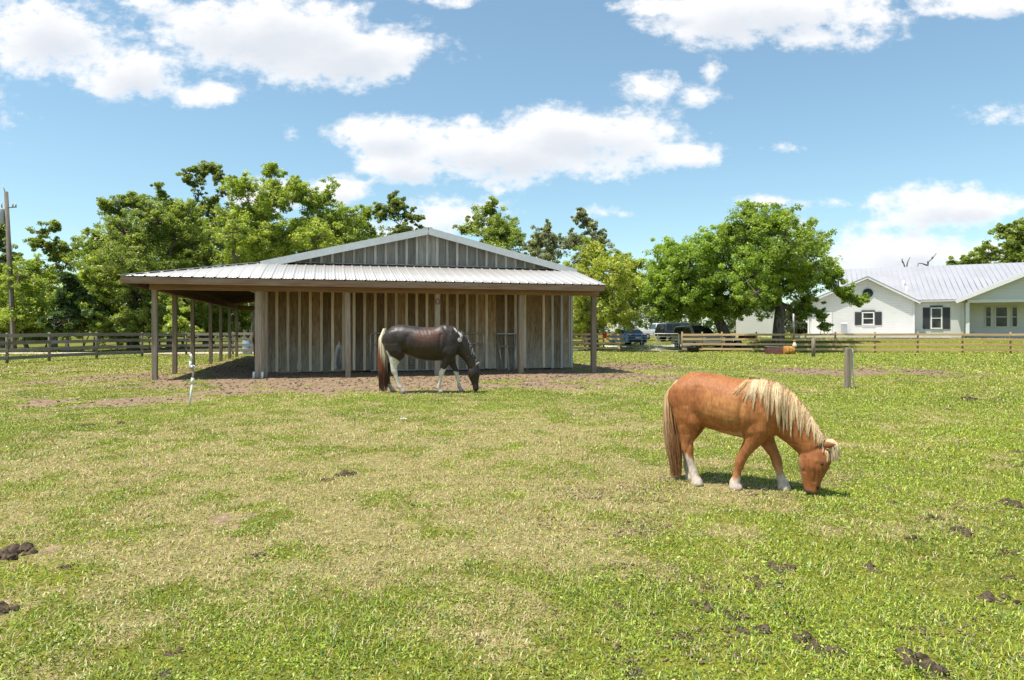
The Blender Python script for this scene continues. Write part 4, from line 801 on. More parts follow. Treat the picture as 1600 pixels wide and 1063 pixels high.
tree('tall_tree', 'sparse dark tree with separate leaf tufts just left of the barn peak', 625, 60, [(622,318,15),(602,338,13),(642,335,12),(628,362,20),(655,356,9),(588,322,9),(614,305,7),(640,380,20)], *DG, dens=.8, cr=(.17, .42), tr=.3, group=G1, twig=.8)
G2 = 'trees behind the barn'
tree('broad_tree', 'rounded green tree rising behind the right slope of the barn roof', 768, 58, [(765,330,20),(742,352,20),(790,350,22),(772,378,34),(722,355,10),(806,370,16),(800,400,24),(768,315,8)], *MG, dens=1., tr=.35, group=G2)
tree('broad_tree', 'grey green thin tree low behind the right slope of the barn roof', 850, 66, [(848,368,18),(832,385,18),(870,385,22),(845,408,26),(858,352,8)], *GG, dens=.75, tr=.3, group=G2, cr=(.17, .42))
tree('broad_tree', 'grey green tree with a tall narrow top above the yellow green trees', 915, 62, [(903,345,12),(925,355,14),(900,375,20),(932,382,20),(915,405,30),(908,332,6),(942,365,8)], *GG, dens=.8, tr=.3, group=G2, cr=(.17, .42))
tree('broad_tree', 'yellow green tree right behind the barn corner', 928, 51, [(920,400,22),(938,425,36),(905,438,28),(948,465,34),(918,488,34),(932,385,10),(890,420,14),(955,495,28),(900,500,24)], *YG, dens=1., tr=.35, group=G2)
tree('broad_tree', 'yellow green tree with a dark forked trunk behind the blue car', 1000, 56, [(972,405,20),(990,438,34),(962,450,30),(1000,412,10),(1008,462,28),(975,482,30),(940,410,10),(1015,440,14)], (.29,.37,.06), (.53,.58,.12), dens=.9, tr=.5, group=G2, fork=.2, base_d=67)
G3 = 'big oaks by the house'
tree('oak_tree', 'bright green oak with foliage down to the fence, left half of the big pair', 1138, 51, [(1062,402,34),(1038,435,32),(1085,432,44),(1030,468,26),(1072,468,34),(1100,385,28),(1122,425,44),(1114,458,36),(1140,476,22),(1044,382,14),(1092,474,18),(1050,460,30),(1052,488,12),(1024,450,14),(1122,486,18),(1040,490,15),(1085,492,12)], (.20,.32,.045), (.42,.55,.09), dens=.95, tr=.42, group=G3, leaf=.085, both=True)
tree('oak_tree', 'large spreading oak with dark trunk reaching over the house roof', 1216, 49, [(1165,352,34),(1145,368,28),(1192,352,26),(1176,400,48),(1222,392,38),(1252,378,28),(1272,385,18),(1242,428,38),(1285,420,22),(1198,448,38),(1160,455,34),(1302,440,13),(1262,462,20),(1338,466,14),(1320,458,10),(1245,490,15),(1275,490,11),(1166,326,14),(1292,508,7),(1130,355,12),(1195,485,16),(1350,470,7),(1262,352,8),(1310,420,7),(1155,486,18),(1188,476,16)], (.19,.29,.045), (.40,.51,.09), dens=.85, tr=.40, group=G3, leaf=.082, both=True)
tree('far_tree', 'light green feathery tree behind the right end of the house roof', 1575, 84, [(1572,372,22),(1592,360,18),(1550,395,16),(1600,395,28),(1575,410,22),(1560,358,8),(1620,380,30),(1640,410,30)], *MG, dens=.6, tr=.35, leaf=.17, cr=(.25, .6))
tree('far_tree', 'low clump of treetops behind the house ridge', 1515, 88, [(1510,404,8),(1530,412,11),(1485,412,7),(1500,415,9),(1545,415,10),(1560,418,10)], *MG, dens=.9, tr=.25, leaf=.17)
tree('far_tree', 'dark grey green tree between the oak trunk and the house', 1250, 74, [(1238,490,18),(1262,480,20),(1250,510,16),(1228,512,12),(1275,505,14)], (.06,.08,.045), (.12,.14,.075), dens=.8, tr=.25)
G4 = 'bushy growth along the left fence'
tree('bushy_tree', 'thin airy tree standing above the left bushes', 85, 58, [(80,365,16),(64,385,16),(98,388,14),(86,350,8),(82,400,24),(110,405,10),(52,375,8),(70,430,24)], *MG, dens=.6, tr=.22, cr=(.17, .42), twig=.8)
tree('bushy_tree', 'leafy tree cut by the left edge of the view behind the utility pole', 2, 56, [(-5,370,12),(14,388,10),(0,415,22),(5,355,7),(-25,400,25),(25,400,10)], *DG, dens=.6, tr=.25, cr=(.25, .5))
tree('large_shrub', 'bright light green shrub mass around the foot of the utility pole', 42, 48, [(28,425,24),(58,440,28),(20,470,32),(60,485,35),(35,500,28),(12,505,22),(-15,450,30),(-20,500,25),(48,410,12)], *BG, dens=.95, tr=.15, fork=.12, group=G4, cat='shrub')
tree('large_shrub', 'dark glossy leaved shrub between the pole and the taller trees', 105, 46.5, [(105,462,22),(98,495,28),(118,498,24),(85,505,20),(108,440,12)], (.05,.09,.025), (.12,.19,.05), dens=1., tr=.14, leaf=.18, fork=.15, group=G4, cat='shrub')
tree('large_shrub', 'yellow green shrub reaching up beside the tall dark tree', 148, 50, [(150,425,24),(138,460,26),(160,470,28),(150,500,26),(172,500,22),(128,430,12),(135,400,10)], *BG, dens=.95, tr=.15, fork=.12, group=G4, cat='shrub')
for k, (px, d, lab) in enumerate(((248, 50, 'green shrub behind the fence beside the nearest lean-to posts'), (318, 60, 'light green shrub seen between the lean-to posts'), (362, 62, 'pale green shrub seen at the far end of the lean-to'), (285, 56, 'mid green shrub behind the first lean-to bays'))):
    tree('large_shrub', lab, px, d, [(px-12, 488, 22), (px+14, 480, 24), (px, 508, 20), (px+20, 505, 16), (px-22, 508, 14), (px+4, 462, 14)], *(BG if k in (1, 2) else MG), dens=.8, tr=.12, fork=.12, group=G4, cat='shrub')
for k, px in enumerate((-30, 12, 70, 128, 182, 232, 276)):
    tree('low_shrub', 'low green shrub, number %s from the left in the row right behind the grey fence' % ('one', 'two', 'three', 'four', 'five', 'six', 'seven')[k], px, 47.5+(k%3)*1.2, [(px-16, 505, 16), (px+14, 500, 18), (px, 515, 14), (px+24, 514, 12)], *((BG, MG, BG)[k % 3]), dens=.8, tr=.08, fork=.12, group='low shrubs right behind the grey fence', cat='shrub')
for k in range(8):                                       # more of the same growth hidden by the barn, seen past its sides
    px = 430+k*70; tree('large_shrub', 'green shrub in the row hidden behind the barn', px, 60+random.uniform(-2, 4), [(px-20, 488, 24), (px+16, 478, 26), (px, 505, 20)], *MG, dens=.6, tr=.12, fork=.12, group='shrubs behind the barn', cat='shrub')
for px, ty in ((175, 372), (245, 352), (315, 350), (385, 345), (455, 350), (525, 365), (600, 385), (60, 425), (-20, 420), (700, 400), (860, 420)):
    tree('background_tree', 'mid green tree filling in behind the taller front trees', px, 74, [(px-22, ty+28, 26), (px+20, ty+24, 28), (px, ty+8, 20), (px-14, ty+62, 32), (px+24, ty+66, 30), (px, ty+100, 30)], *MG, dens=.55, tr=.3, leaf=.12, group='background trees behind the tall front row')
# far woods: a broken band of distant foliage all round the front
def woods():
    V = []; n = 1500; a = rng.uniform(R(-60), R(60), n); r = rng.uniform(115, 165, n); hh = 3.2+4.5*fbm(a*14, a*0, 5, 4)
    C = np.c_[r*np.sin(a), r*np.cos(a), .3+rng.random(n)**.8*hh]; V, Fc, nl = leaves(C, rng.uniform(.9, 1.9, n), 34, .42)
    c = np.repeat(np.array([[.07, .095, .045]])+rng.random((n, 1))*np.array([[.06, .07, .03]]), 34, 0)*rng.uniform(.7, 1.3, (nl, 1))
    o = npmesh('distant_woods', V, Fc, M['leaf'], colr=np.repeat(c, 4, 0)); tag(o, 'far belt of woods along the horizon', 'woods', kind='stuff')
woods()
# dead snags behind the ridge
def snag(px, d, segs, label):
    o = empty('dead_tree', (X(px, d), d, .8), label=label, cat='dead tree', group=None); m = MB()
    q = lambda p: (X(p[0], d)-X(px, d), 0, Zh(p[1], d)-.8)
    m.tube([(0, 0, 0), q((px, segs[0][0][1]))], [.3, .10], 8)
    for s_ in segs: m.tube([q(p) for p in s_], [.10*(1-.6*i/(len(s_)-1)) for i in range(len(s_))], 6)
    m.build('bare_branches', M['bark'], o)
snag(1415, 90, [[(1415, 422), (1412, 412), (1409, 405)], [(1416, 421), (1418, 410), (1422, 402)], [(1411, 411), (1409.5, 408), (1410, 404)]], 'bare forked snag poking above the house ridge on the left')
snag(1449, 92, [[(1449, 420), (1450, 412), (1451, 409), (1457, 404), (1463, 396)], [(1449, 415), (1441, 412), (1435, 411.5), (1433, 420)], [(1456, 405), (1457, 401)], [(1450, 412), (1449, 408)]], 'bare snag with outstretched limbs above the house ridge on the right')

# ------------------------------------------------------------------ horses
def superring(c, ax, ay, ra, rb, n=32, e=2.05):
    out = []
    for k in range(n):
        a = 2*math.pi*k/n; ca, sa = math.cos(a), math.sin(a); out.append(c+ax*(ra*math.copysign(abs(ca)**(2/e), ca))+ay*(rb*math.copysign(abs(sa)**(2/e), sa)))
    return out
def ball(x_, y_, z_, rz_, ry_, rx_):
    return [(x_-rx_*math.cos(R(a)), y_, z_, max(.003, rz_*math.sin(R(a))), max(.003, ry_*math.sin(R(a)))) for a in (4, 20, 40, 60, 80, 100, 120, 140, 160, 176)]
def sweep(bm_v, bm_f, secs, n=32, e=2.05):
    """secs: (x, y, z, radius in the side plane, half width); consecutive sections follow the path"""
    b = len(bm_v); P_ = [Vector(s[:3]) for s in secs]
    for i, s in enumerate(secs):
        t = (P_[min(i+1, len(P_)-1)]-P_[max(i-1, 0)]).normalized(); ay = Vector((0, 1, 0)); ax = ay.cross(t).normalized(); ay = t.cross(ax)
        bm_v += superring(P_[i], ax, ay, s[3], s[4], n, e)
    m = len(secs)
    for i in range(m-1):
        for k in range(n): k2 = (k+1) % n; bm_f.append((b+i*n+k, b+i*n+k2, b+(i+1)*n+k2, b+(i+1)*n+k))
    bm_f.append(tuple(b+k for k in range(n-1, -1, -1))); bm_f.append(tuple(b+(m-1)*n+k for k in range(n)))
def equine(name, loc, rz, chains, coatfn, mat, voxel, label, cat, ears, eyes, smooth=6, ribs=None, grooves=()):
    r_ = empty(name, loc, rz, label=label, cat=cat); V = []; Fc = []
    for c in chains: sweep(V, Fc, c)
    me = bpy.data.meshes.new('tmp'); me.from_pydata([tuple(v) for v in V], [], Fc); me.update(); o = bpy.data.objects.new('tmp', me); col.objects.link(o)
    m = o.modifiers.new('r', 'REMESH'); m.mode = 'VOXEL'; m.voxel_size = voxel
    m = o.modifiers.new('s', 'SMOOTH'); m.factor = .6; m.iterations = smooth*2
    dg = bpy.context.evaluated_depsgraph_get(); ev = o.evaluated_get(dg); bm_ = bpy.data.meshes.new_from_object(ev); bpy.data.objects.remove(o)
    bm_.name = 'body'; co = np.empty(len(bm_.vertices)*3, 'f'); bm_.vertices.foreach_get('co', co); co = co.reshape(-1, 3)
    if ribs:
        no = np.empty(len(co)*3, 'f'); bm_.vertices.foreach_get('normal', no); no = no.reshape(-1, 3); A_x, A_z, hx_, hz_2, pitch, amp = ribs
        w_ = np.clip(1-((co[:, 0]-A_x)/hx_)**2-((co[:, 2]-A_z)/hz_2)**2, 0, 1)*np.clip(np.abs(no[:, 1])*1.5-.3, 0, 1)
        dsp = w_*amp*np.sin((co[:, 0]+.45*co[:, 2])*2*np.pi/pitch)+amp*4.5*(fbm(co[:, 0]/.13, co[:, 2]/.13+co[:, 1]*2, 55, 2)-.5)*(co[:, 2] > A_z-hz_2*1.4)
        for (xa, za, xb, zb_, gw_, gd_) in grooves:
            tt = np.clip(((co[:, 0]-xa)*(xb-xa)+(co[:, 2]-za)*(zb_-za))/((xb-xa)**2+(zb_-za)**2), 0, 1); dd = np.hypot(co[:, 0]-xa-tt*(xb-xa), co[:, 2]-za-tt*(zb_-za)); dsp = dsp-gd_*np.exp(-(dd/gw_)**2)*np.abs(no[:, 1])
        co = co+no*dsp[:, None]; bm_.vertices.foreach_set('co', co.astype('f').ravel()); bm_.update()
    rgb = coatfn(co); a = bm_.color_attributes.new('Col', 'FLOAT_COLOR', 'POINT'); a.data.foreach_set('color', np.c_[rgb, np.ones(len(co))].astype('f').ravel())
    bm_.polygons.foreach_set('use_smooth', np.ones(len(bm_.polygons), bool)); bm_.materials.clear(); bm_.materials.append(mat)
    b = bpy.data.objects.new('body', bm_); col.objects.link(b); b.parent = r_
    tree_ = BVHTree.FromPolygons([v.co.copy() for v in bm_.vertices], [tuple(p.vertices) for p in bm_.polygons])
    for (base, tip, w_, cc) in ears:
        base, tip = Vector(base), Vector(tip); d_ = tip-base; x_, y_, z_ = basis(d_, (0, 1, 0)); vs = []; fs = []; nn = 10
        prof = [(0, .75), (.25, 1.), (.55, .85), (.8, .45), (1, .04)]
        for t, k in prof:
            for q in range(nn): a = 2*math.pi*q/nn; p = base+d_*t+x_*math.cos(a)*w_*k+y_*math.sin(a)*w_*.45*k; vs.append(tuple(p))
        for i in range(len(prof)-1):
            for q in range(nn): q2 = (q+1) % nn; fs.append((i*nn+q, i*nn+q2, (i+1)*nn+q2, (i+1)*nn+q))
        npmesh('ear', np.array(vs), np.array(fs), mat, r_, colr=np.tile(cc, (len(vs), 1)), smooth=True)
    for (e, s_) in eyes:
        m = MB(); m.tube([(e[0], e[1], e[2]+s_*math.cos(R(a))) for a in (0, 25, 55, 90, 125, 155, 180)], [max(.0008, s_*math.sin(R(a))) for a in (2, 25, 55, 90, 125, 155, 178)], 12); m.build('eye', M['eye'], r_)
    return r_, tree_
me_ = Mt('dark_eye'); me_.base((.006, .005, .004), .08, 0, .8); M['eye'] = me_.m
def coatmat(name, rough, sheen=0):
    m = Mt(name); c = m.attr('Col', 'Color'); n = m.noise(m.mapv(m.coord(), (60, 60, 18)), 1, 5, .7); n2 = m.noise(m.coord(), 5, 4)
    c = m.mix(1., c, m.mix(m.ramp(n, .25, .75), (.72, .72, .72), (1.15, 1.15, 1.15)), 'MULTIPLY'); n4 = m.noise(m.mapv(m.coord(), (14, 14, 9)), 1, 5, .65, 1.2); c = m.mix(m.ramp(n4, .35, .65), m.mix(1., c, (.74, .70, .66), 'MULTIPLY'), c)
    m.bump(n, .35, .004); m.base(c, rough, 0, .45)
    if sheen: m.b.inputs['Sheen Weight'].default_value = sheen; m.b.inputs['Sheen Roughness'].default_value = .5
    return m.m
M['coat_dark'] = coatmat('dark_horse_coat', .47); M['coat_chestnut'] = coatmat('chestnut_coat', .66, .0); 
def hairm(): 
    m = Mt('horse_hair'); c = m.attr('Col', 'Color'); m.base(c, .5, 0, .35); return m.m
M['hair'] = hairm()
def strands(name, paths, radii, cols, parent, n=4):
    V = []; Fc = []; C = []
    for pts, r, c in zip(paths, radii, cols):
        m = len(pts); b = len(V)
        for i, p in enumerate(pts):
            t = Vector(pts[min(i+1, m-1)])-Vector(pts[max(i-1, 0)]); x_, y_, z_ = basis(t if t.length > 1e-6 else (0, 0, 1), (0, 1, 0)); rr = r*(1-.75*(i/(m-1))**2)*(.6+.8*min(1, i))
            cc = c[i] if hasattr(c[0], '__len__') else c
            for k in range(n): a = 2*math.pi*k/n; V.append(Vector(p)+x_*math.cos(a)*rr+y_*math.sin(a)*rr*.6); C.append(cc)
        for i in range(m-1):
            for k in range(n): k2 = (k+1) % n; Fc.append((b+i*n+k, b+i*n+k2, b+(i+1)*n+k2, b+(i+1)*n+k))
    return npmesh(name, np.array([tuple(v) for v in V]), np.array(Fc), M['hair'], parent, colr=np.array(C), smooth=True)
def blend(base, c, m): return base*(1-m[:, None])+np.array(c)*m[:, None]
def lerp(a, b, t): return tuple(a[i]*(1-t)+b[i]*t for i in range(3))

# --- dark pinto horse -----------------------------------------------------
def hleg(sec, y0): return [(x_, y0+dy_, z_, rx_, ry_) for (x_, dy_, z_, rx_, ry_) in sec]
torso = [(-.955, 1.29, .05, .06), (-.93, 1.28, .13, .12), (-.87, 1.26, .20, .18), (-.76, 1.25, .28, .235), (-.62, 1.245, .325, .275), (-.50, 1.235, .335, .285), (-.38, 1.22, .335, .285), (-.26, 1.19, .352, .295), (-.12, 1.15, .372, .31), (.03, 1.125, .385, .315), (.17, 1.12, .388, .31), (.30, 1.13, .392, .285), (.42, 1.15, .415, .25), (.50, 1.16, .415, .23), (.60, 1.145, .40, .215), (.70, 1.12, .36, .19), (.78, 1.09, .30, .16), (.83, 1.07, .22, .12)]
dchest = [[(x_, 0, z_, r_, w_) for x_, z_, r_, w_ in torso],
 [(.55, 0, 1.26, .26, .12), (.70, 0, 1.20, .255, .125), (.82, 0, 1.10, .235, .115), (.92, 0, .995, .195, .10), (1.0, 0, .875, .155, .085), (1.06, 0, .765, .13, .075), (1.10, 0, .67, .125, .07), (1.125, 0, .60, .12, .068)],
 [(1.105, 0, .655, .07, .05), (1.135, 0, .60, .122, .068), (1.145, 0, .52, .142, .082), (1.138, 0, .44, .148, .085), (1.15, 0, .35, .122, .07), (1.165, 0, .26, .092, .055), (1.178, 0, .18, .074, .047), (1.185, 0, .12, .073, .05), (1.18, 0, .075, .066, .047), (1.165, 0, .04, .038, .03)]]
def hind(dx, far=False):
    return [(-.66, 0, 1.28, .20, .08), (-.655, .0, 1.12, .24, .125), (-.645, 0, .98, .215, .125), (-.64, 0, .86, .165, .10), (-.655+dx*.2, 0, .76, .125, .075), (-.67+dx*.4, 0, .66, .088, .058), (-.675+dx*.6, 0, .58, .072, .05), (-.66+dx*.7, 0, .50, .073, .05), (-.635+dx*.8, 0, .43, .052, .04), (-.60+dx*.9, 0, .32, .042, .035), (-.565+dx*.95, 0, .21, .040, .034), (-.535+dx, 0, .145, .052, .042), (-.505+dx, 0, .095, .043, .04), (-.475+dx, 0, .06, .058, .05), (-.465+dx, 0, .0, .072, .06)]
def fore(dx, k):
    return [(.60, 0, 1.22, .19, .07), (.60, 0, 1.05, .20, .10), (.58, 0, .90, .165, .10), (.56+dx*.1, 0, .79, .115, .078), (.55+dx*.3, 0, .68, .085, .06), (.54+dx*.5, 0, .58, .064, .05), (.53+dx*.65, 0, .50, .062, .05), (.525+dx*.7, 0, .45, .062, .052), (.52+dx*.78, 0, .38, .045, .038), (.515+dx*.88, 0, .26, .037, .032), (.51+dx*.96, 0, .17, .040, .036), (.51+dx*1.0, 0, .13, .05, .042), (.53+dx, 0, .085, .042, .038), (.555+dx, 0, .055, .056, .048), (.56+dx, 0, .0, .068, .058)]
dark_chains = dchest+[ball(-.66, sy*.165, 1.22, .25, .115, .24) for sy in (-1, 1)]+[ball(-.57, sy*.17, .98, .17, .10, .13) for sy in (-1, 1)]+[ball(.60, sy*.135, 1.13, .28, .10, .17) for sy in (-1, 1)]+[ball(.50, sy*.15, .97, .16, .09, .15) for sy in (-1, 1)]+[ball(1.105, sy*.045, .45, .12, .045, .10) for sy in (-1, 1)]+[hleg(hind(0), -.155), hleg(hind(-.28), .155), hleg(fore(-.17, 0), -.135), hleg(fore(.29, 1), .135)]
def darkcoat(c):
    x_, y_, z_ = c[:, 0], c[:, 1], c[:, 2]; n = fbm(x_*6+3, z_*6+y_*3, 7, 4)-.5
    o = np.tile([.026, .016, .012], (len(c), 1)); o = blend(o, (.105, .042, .024), ss(1-((x_-.12)/.42)**2-((z_-1.30)/.26)**2+n*.8, 0, .9)*.85); o = blend(o, (.05, .028, .02), ss(1-((x_+.05)/.55)**2-((z_-1.0)/.25)**2+n, 0, 1)*.7)
    wt = (.72, .67, .60)
    o = blend(o, wt, ss((z_-(1.46+.19*np.clip((x_+.95)/.35, 0, 1)))+n*.03, -.045, -.03)*ss(-.50-x_+n*.1, 0, .03)*ss(y_, -.19, -.12))
    dline = np.abs((z_-1.50)+(x_-.68)*.95); o = blend(o, wt, ss(.022+n*.03-dline*.7, 0, .010)*ss(x_, .66, .72)*ss(-x_, -.90, -.84)); o = blend(o, wt, ss(1-((x_-.825)/.052)**2-((z_-1.225)/.055)**2+n*1.5, .1, .35)*(y_ < 0)); o = blend(o, wt, ss(1-((x_-.845)/.022)**2-((z_-1.33)/.06)**2+n, .1, .35)*(y_ < 0))
    near = y_ < .02; hb = x_ < -.35
    l = np.minimum(.84-z_+n*.08, (z_-(.84-1.4*(x_+.585)))*-1.2+.06); strip = (np.abs((x_+.81)-(-(z_-.93))*.55) < .03+n*.03) & (z_ > .72) & (z_ < .98) & (y_ < -.10)
    o = blend(o, wt, ss(.80-.55*(x_+.62)-z_+n*.1, 0, .02)*near*hb*(z_ < .86)); o = blend(o, wt, strip*1.*hb)
    o = blend(o, wt, ss(.20-z_+n*.03, 0, .02)*(~near)*hb)
    f_ = x_ > .2; o = blend(o, wt, ss(.58-z_+n*.12-(x_-.45)*.2, 0, .02)*near*f_*(x_ < .62)); o = blend(o, wt, ss(.50-z_+n*.06, 0, .02)*(y_ > .02)*f_*(x_ < .97)*(z_ < .6))
    leg = (x_ < .98) | (z_ < 0); o = blend(o, (.36, .33, .29), ss(.26-z_+n*.2, 0, .15)*.7*(x_ < .93)); o = blend(o, (.20, .17, .14), ss(.055-z_, 0, .01)*(x_ < .95))
    return o
hx, hy = -2.02, 15.72
dh, dtree = equine('pinto_horse', (hx, hy, Hz(hx, hy)), R(1), dark_chains, darkcoat, M['coat_dark'], .013, 'dark brown and white horse grazing in front of the barn wall', 'horse',
 [((1.20, -.05, .655), (1.285, -.07, .715), .026, (.35, .28, .22)), ((1.20, .05, .66), (1.27, .07, .72), .026, (.03, .02, .02))], [((1.215, -.078, .475), .019), ((1.215, .078, .475), .019)], 3, ribs=(.02, 1.22, .40, .32, .085, .0018), grooves=((.46, 1.50, .76, 1.02, .03, .014), (.40, 1.34, .36, .90, .03, .016), (-.36, 1.30, -.42, .98, .05, .014), (-.86, 1.2, -.74, .82, .03, .012), (.82, 1.16, 1.0, .86, .025, .010), (1.09, .58, 1.06, .40, .016, .012), (1.20, .44, 1.17, .22, .015, .006), (-.30, .95, .30, .84, .03, -.006)))
P_, Rr, Cc = [], [], []
for i in range(240):                                    # tail
    a = random.uniform(0, 6.28); q = math.sqrt(random.random()); ox, oy = math.cos(a)*q, math.sin(a)*q; zb = random.uniform(.03, .35); pts = []; cs = []
    for k in range(11):
        t = k/10; z_ = 1.43*(1-t)+zb*t if t > .0 else 1.44; z_ = 1.45-(1.45-zb)*t**1.1; wd_ = .035+.075*min(1, t*1.6)
        pts.append((-.905-.085*min(1, t*5)+.05*t+ox*wd_*.95+random.uniform(-.004, .004), oy*wd_*.7, z_+.03*(t < .05)))
        w_ = ss(np.array([z_-.95+ox*.28+random.uniform(-.1, .1)]), -.25, .25)[0]; cs.append(lerp((.105, .036, .018) if ox > -.1 and random.random() < .6 else (.045, .02, .014) if z_ < .5 else (.17, .055, .025), (.82, .72, .52), w_))
    P_.append(pts); Rr.append(random.uniform(.007, .012)); Cc.append(cs)
strands('tail', P_, Rr, Cc, dh)
P_, Rr, Cc = [], [], []
crest = [(.72, 1.47), (.84, 1.36), (.95, 1.235), (1.05, 1.10), (1.13, .95), (1.19, .81), (1.225, .70)]
def crestpt(cr_, t):
    q = t*(len(cr_)-1); i = min(int(q), len(cr_)-2); f = q-i; return (cr_[i][0]*(1-f)+cr_[i+1][0]*f, cr_[i][1]*(1-f)+cr_[i+1][1]*f)
def drape(tree_, start, length, yside, steps, fwd, off):
    pts = []; x0, y0, z0 = start; y_ = y0; hp = tree_.ray_cast(Vector((x0, 0, z0+.5)), Vector((0, 0, -1)))
    if hp[0] is not None and abs(hp[0].z-z0) < .12: z0 = hp[0].z+.003
    pts.append((x0, y0*.5, z0-.012)); pts.append((x0, y0, z0+.006))
    for k in range(1, steps+1):
        z_ = z0-length*k/steps; x_ = x0+fwd*k/steps; hit = tree_.ray_cast(Vector((x_, -1.2*yside*-1, z_)), Vector((0, -yside, 0)))
        if hit[0] is not None and hit[0].y*yside > 0: y_ = yside*max(abs(hit[0].y)+off, min(abs(y_), abs(hit[0].y)+off+.02))
        pts.append((x_, y_, z_))
    return pts
for i in range(190):
    t = random.random()**.8; cx, cz = crestpt(crest, t); P_.append(drape(dtree, (cx, random.uniform(-.02, .02), cz-.006), random.uniform(.05, .16), random.choice((1, 1, 1, -1)), 5, random.uniform(-.02, .04), .006)); Rr.append(random.uniform(.004, .007)); g_ = random.uniform(.18, .38) if random.random() < .4 else .03; Cc.append((g_, g_*.93, g_*.85))
strands('mane', P_, Rr, Cc, dh)

# --- chestnut pony ----------------------------------------------------------
ptorso = [(-.555, .80, .05, .05), (-.535, .80, .14, .11), (-.49, .80, .195, .155), (-.42, .795, .235, .185), (-.34, .79, .248, .205), (-.26, .785, .25, .21), (-.16, .768, .258, .22), (-.05, .74, .258, .23), (.05, .728, .262, .23), (.14, .722, .275, .215), (.22, .715, .285, .19), (.30, .705, .275, .17), (.37, .69, .24, .15), (.42, .675, .185, .12), (.45, .66, .13, .09)]
pneck = [(.20, 0, .80, .20, .09), (.30, 0, .765, .205, .105), (.395, 0, .71, .195, .10), (.48, 0, .63, .175, .09), (.555, 0, .55, .155, .08), (.62, 0, .475, .14, .072), (.67, 0, .415, .125, .065)]
phead = [(.655, 0, .43, .08, .05), (.675, 0, .385, .125, .066), (.672, 0, .325, .132, .080), (.66, 0, .265, .122, .082), (.652, 0, .20, .098, .068), (.648, 0, .14, .078, .056), (.648, 0, .09, .068, .05), (.65, 0, .052, .062, .05), (.648, 0, .025, .045, .038)]
def phind(dx): return [(-.40, 0, .82, .13, .06), (-.40, 0, .72, .155, .095), (-.395, 0, .62, .135, .09), (-.395, 0, .54, .105, .072), (-.40+dx*.2, 0, .46, .078, .054), (-.405+dx*.5, 0, .385, .058, .043), (-.40+dx*.6, 0, .33, .056, .041), (-.385+dx*.8, 0, .27, .042, .034), (-.365+dx*.9, 0, .19, .034, .029), (-.345+dx, 0, .12, .040, .034), (-.33+dx, 0, .075, .040, .037), (-.315+dx, 0, .045, .050, .044), (-.308+dx, 0, 0, .060, .052)]
def pfore(a): return [(.24, 0, .76, .11, .05), (.235, 0, .66, .125, .08), (.225, 0, .56, .11, .08), (.215+a*.1, 0, .48, .085, .065), (.21+a*.35, 0, .40, .062, .05), (.205+a*.6, 0, .32, .047, .042), (.20+a*.72, 0, .265, .047, .044), (.20+a*.76, 0, .23, .044, .040), (.20+a*.84, 0, .17, .033, .030), (.20+a*.92, 0, .11, .038, .036), (.20+a, 0, .07, .046, .044), (.205+a, 0, .04, .055, .05), (.212+a, 0, 0, .062, .055)]
pony_chains = [ball(-.42, sy*.12, .80, .17, .085, .16) for sy in (-1, 1)]+[ball(-.35, sy*.125, .62, .11, .07, .09) for sy in (-1, 1)]+[ball(.25, sy*.105, .72, .20, .075, .13) for sy in (-1, 1)]+[ball(.19, sy*.11, .58, .12, .07, .11) for sy in (-1, 1)]+[ball(.635, sy*.035, .27, .085, .042, .075) for sy in (-1, 1)]+[[(x_, 0, z_, r_, w_) for x_, z_, r_, w_ in ptorso], pneck, phead, hleg(phind(.0), -.105), hleg(phind(-.12), .105), hleg(pfore(-.175), -.095), hleg(pfore(.20), .095)]
def ponycoat(c):
    x_, y_, z_ = c[:, 0], c[:, 1], c[:, 2]; n = fbm(x_*9+3, z_*9+y_*4, 17, 4)-.5
    o = np.tile([.37, .132, .036], (len(c), 1)); o = blend(o, (.52, .235, .075), ss(1-((x_+.02)/.34)**2-((z_-.74)/.20)**2+n*1.4, .1, .9)*.75); o = blend(o, (.31, .09, .022), ss(n, .05, .2)*.5)
    o = blend(o, (.40, .17, .06), ss(.50-z_, 0, .15)*(x_ < .5)*.5); head = (x_ > .52) & (z_ < .42); o = blend(o, (.30, .10, .03), head*.7); o = blend(o, (.55, .36, .24), ss(.60-x_+n*.05, 0, .05)*(z_ < .33)*(x_ > .5)*.5)  # darker head; pale jaw edge is a highlight painted into the coat
    n = n+(fbm(x_*40, z_*14+y_*30, 19, 3)-.5)*.6; wt = (.66, .58, .51); o = blend(o, wt, ss(.27-z_+n*.14, 0, .04)*(x_ < -.2)*.9); fore_ = (x_ > -.15) & (x_ < .56)
    o = blend(o, wt, ss(.125-z_+n*.13, 0, .05)*fore_*(y_ < 0)*.92); o = blend(o, wt, ss(.17-z_+n*.13, 0, .05)*fore_*(y_ >= 0)*.92); o = blend(o, (.62, .36, .22), ss(.26-z_, 0, .1)*fore_*(y_ >= 0)*.6*(z_ > .15))
    o = blend(o, (.10, .075, .07), ss(.085-z_+n*.08, 0, .05)*(x_ > .57)*(z_ < .14)); o = blend(o, (.02, .015, .012), ss(1-((x_-.70)/.014)**2-((z_-.085)/.022)**2, 0, .6)*(np.abs(y_) > .02)); o = blend(o, (.20, .065, .02), ss(1-((x_-.735)/.035)**2-((z_-.305)/.028)**2, 0, 1)*.6); o = blend(o, (.42, .34, .28), ss(.028-z_, 0, .008)*(x_ < .55)); o = blend(o, (.62, .42, .25), ss(.54-z_+n*.05, 0, .03)*(z_ > .42)*(x_ > -.3)*(x_ < .1)*(np.abs(y_) < .16)*.6)
    return o
prz = -32; plx, ply = 2.02, 6.2
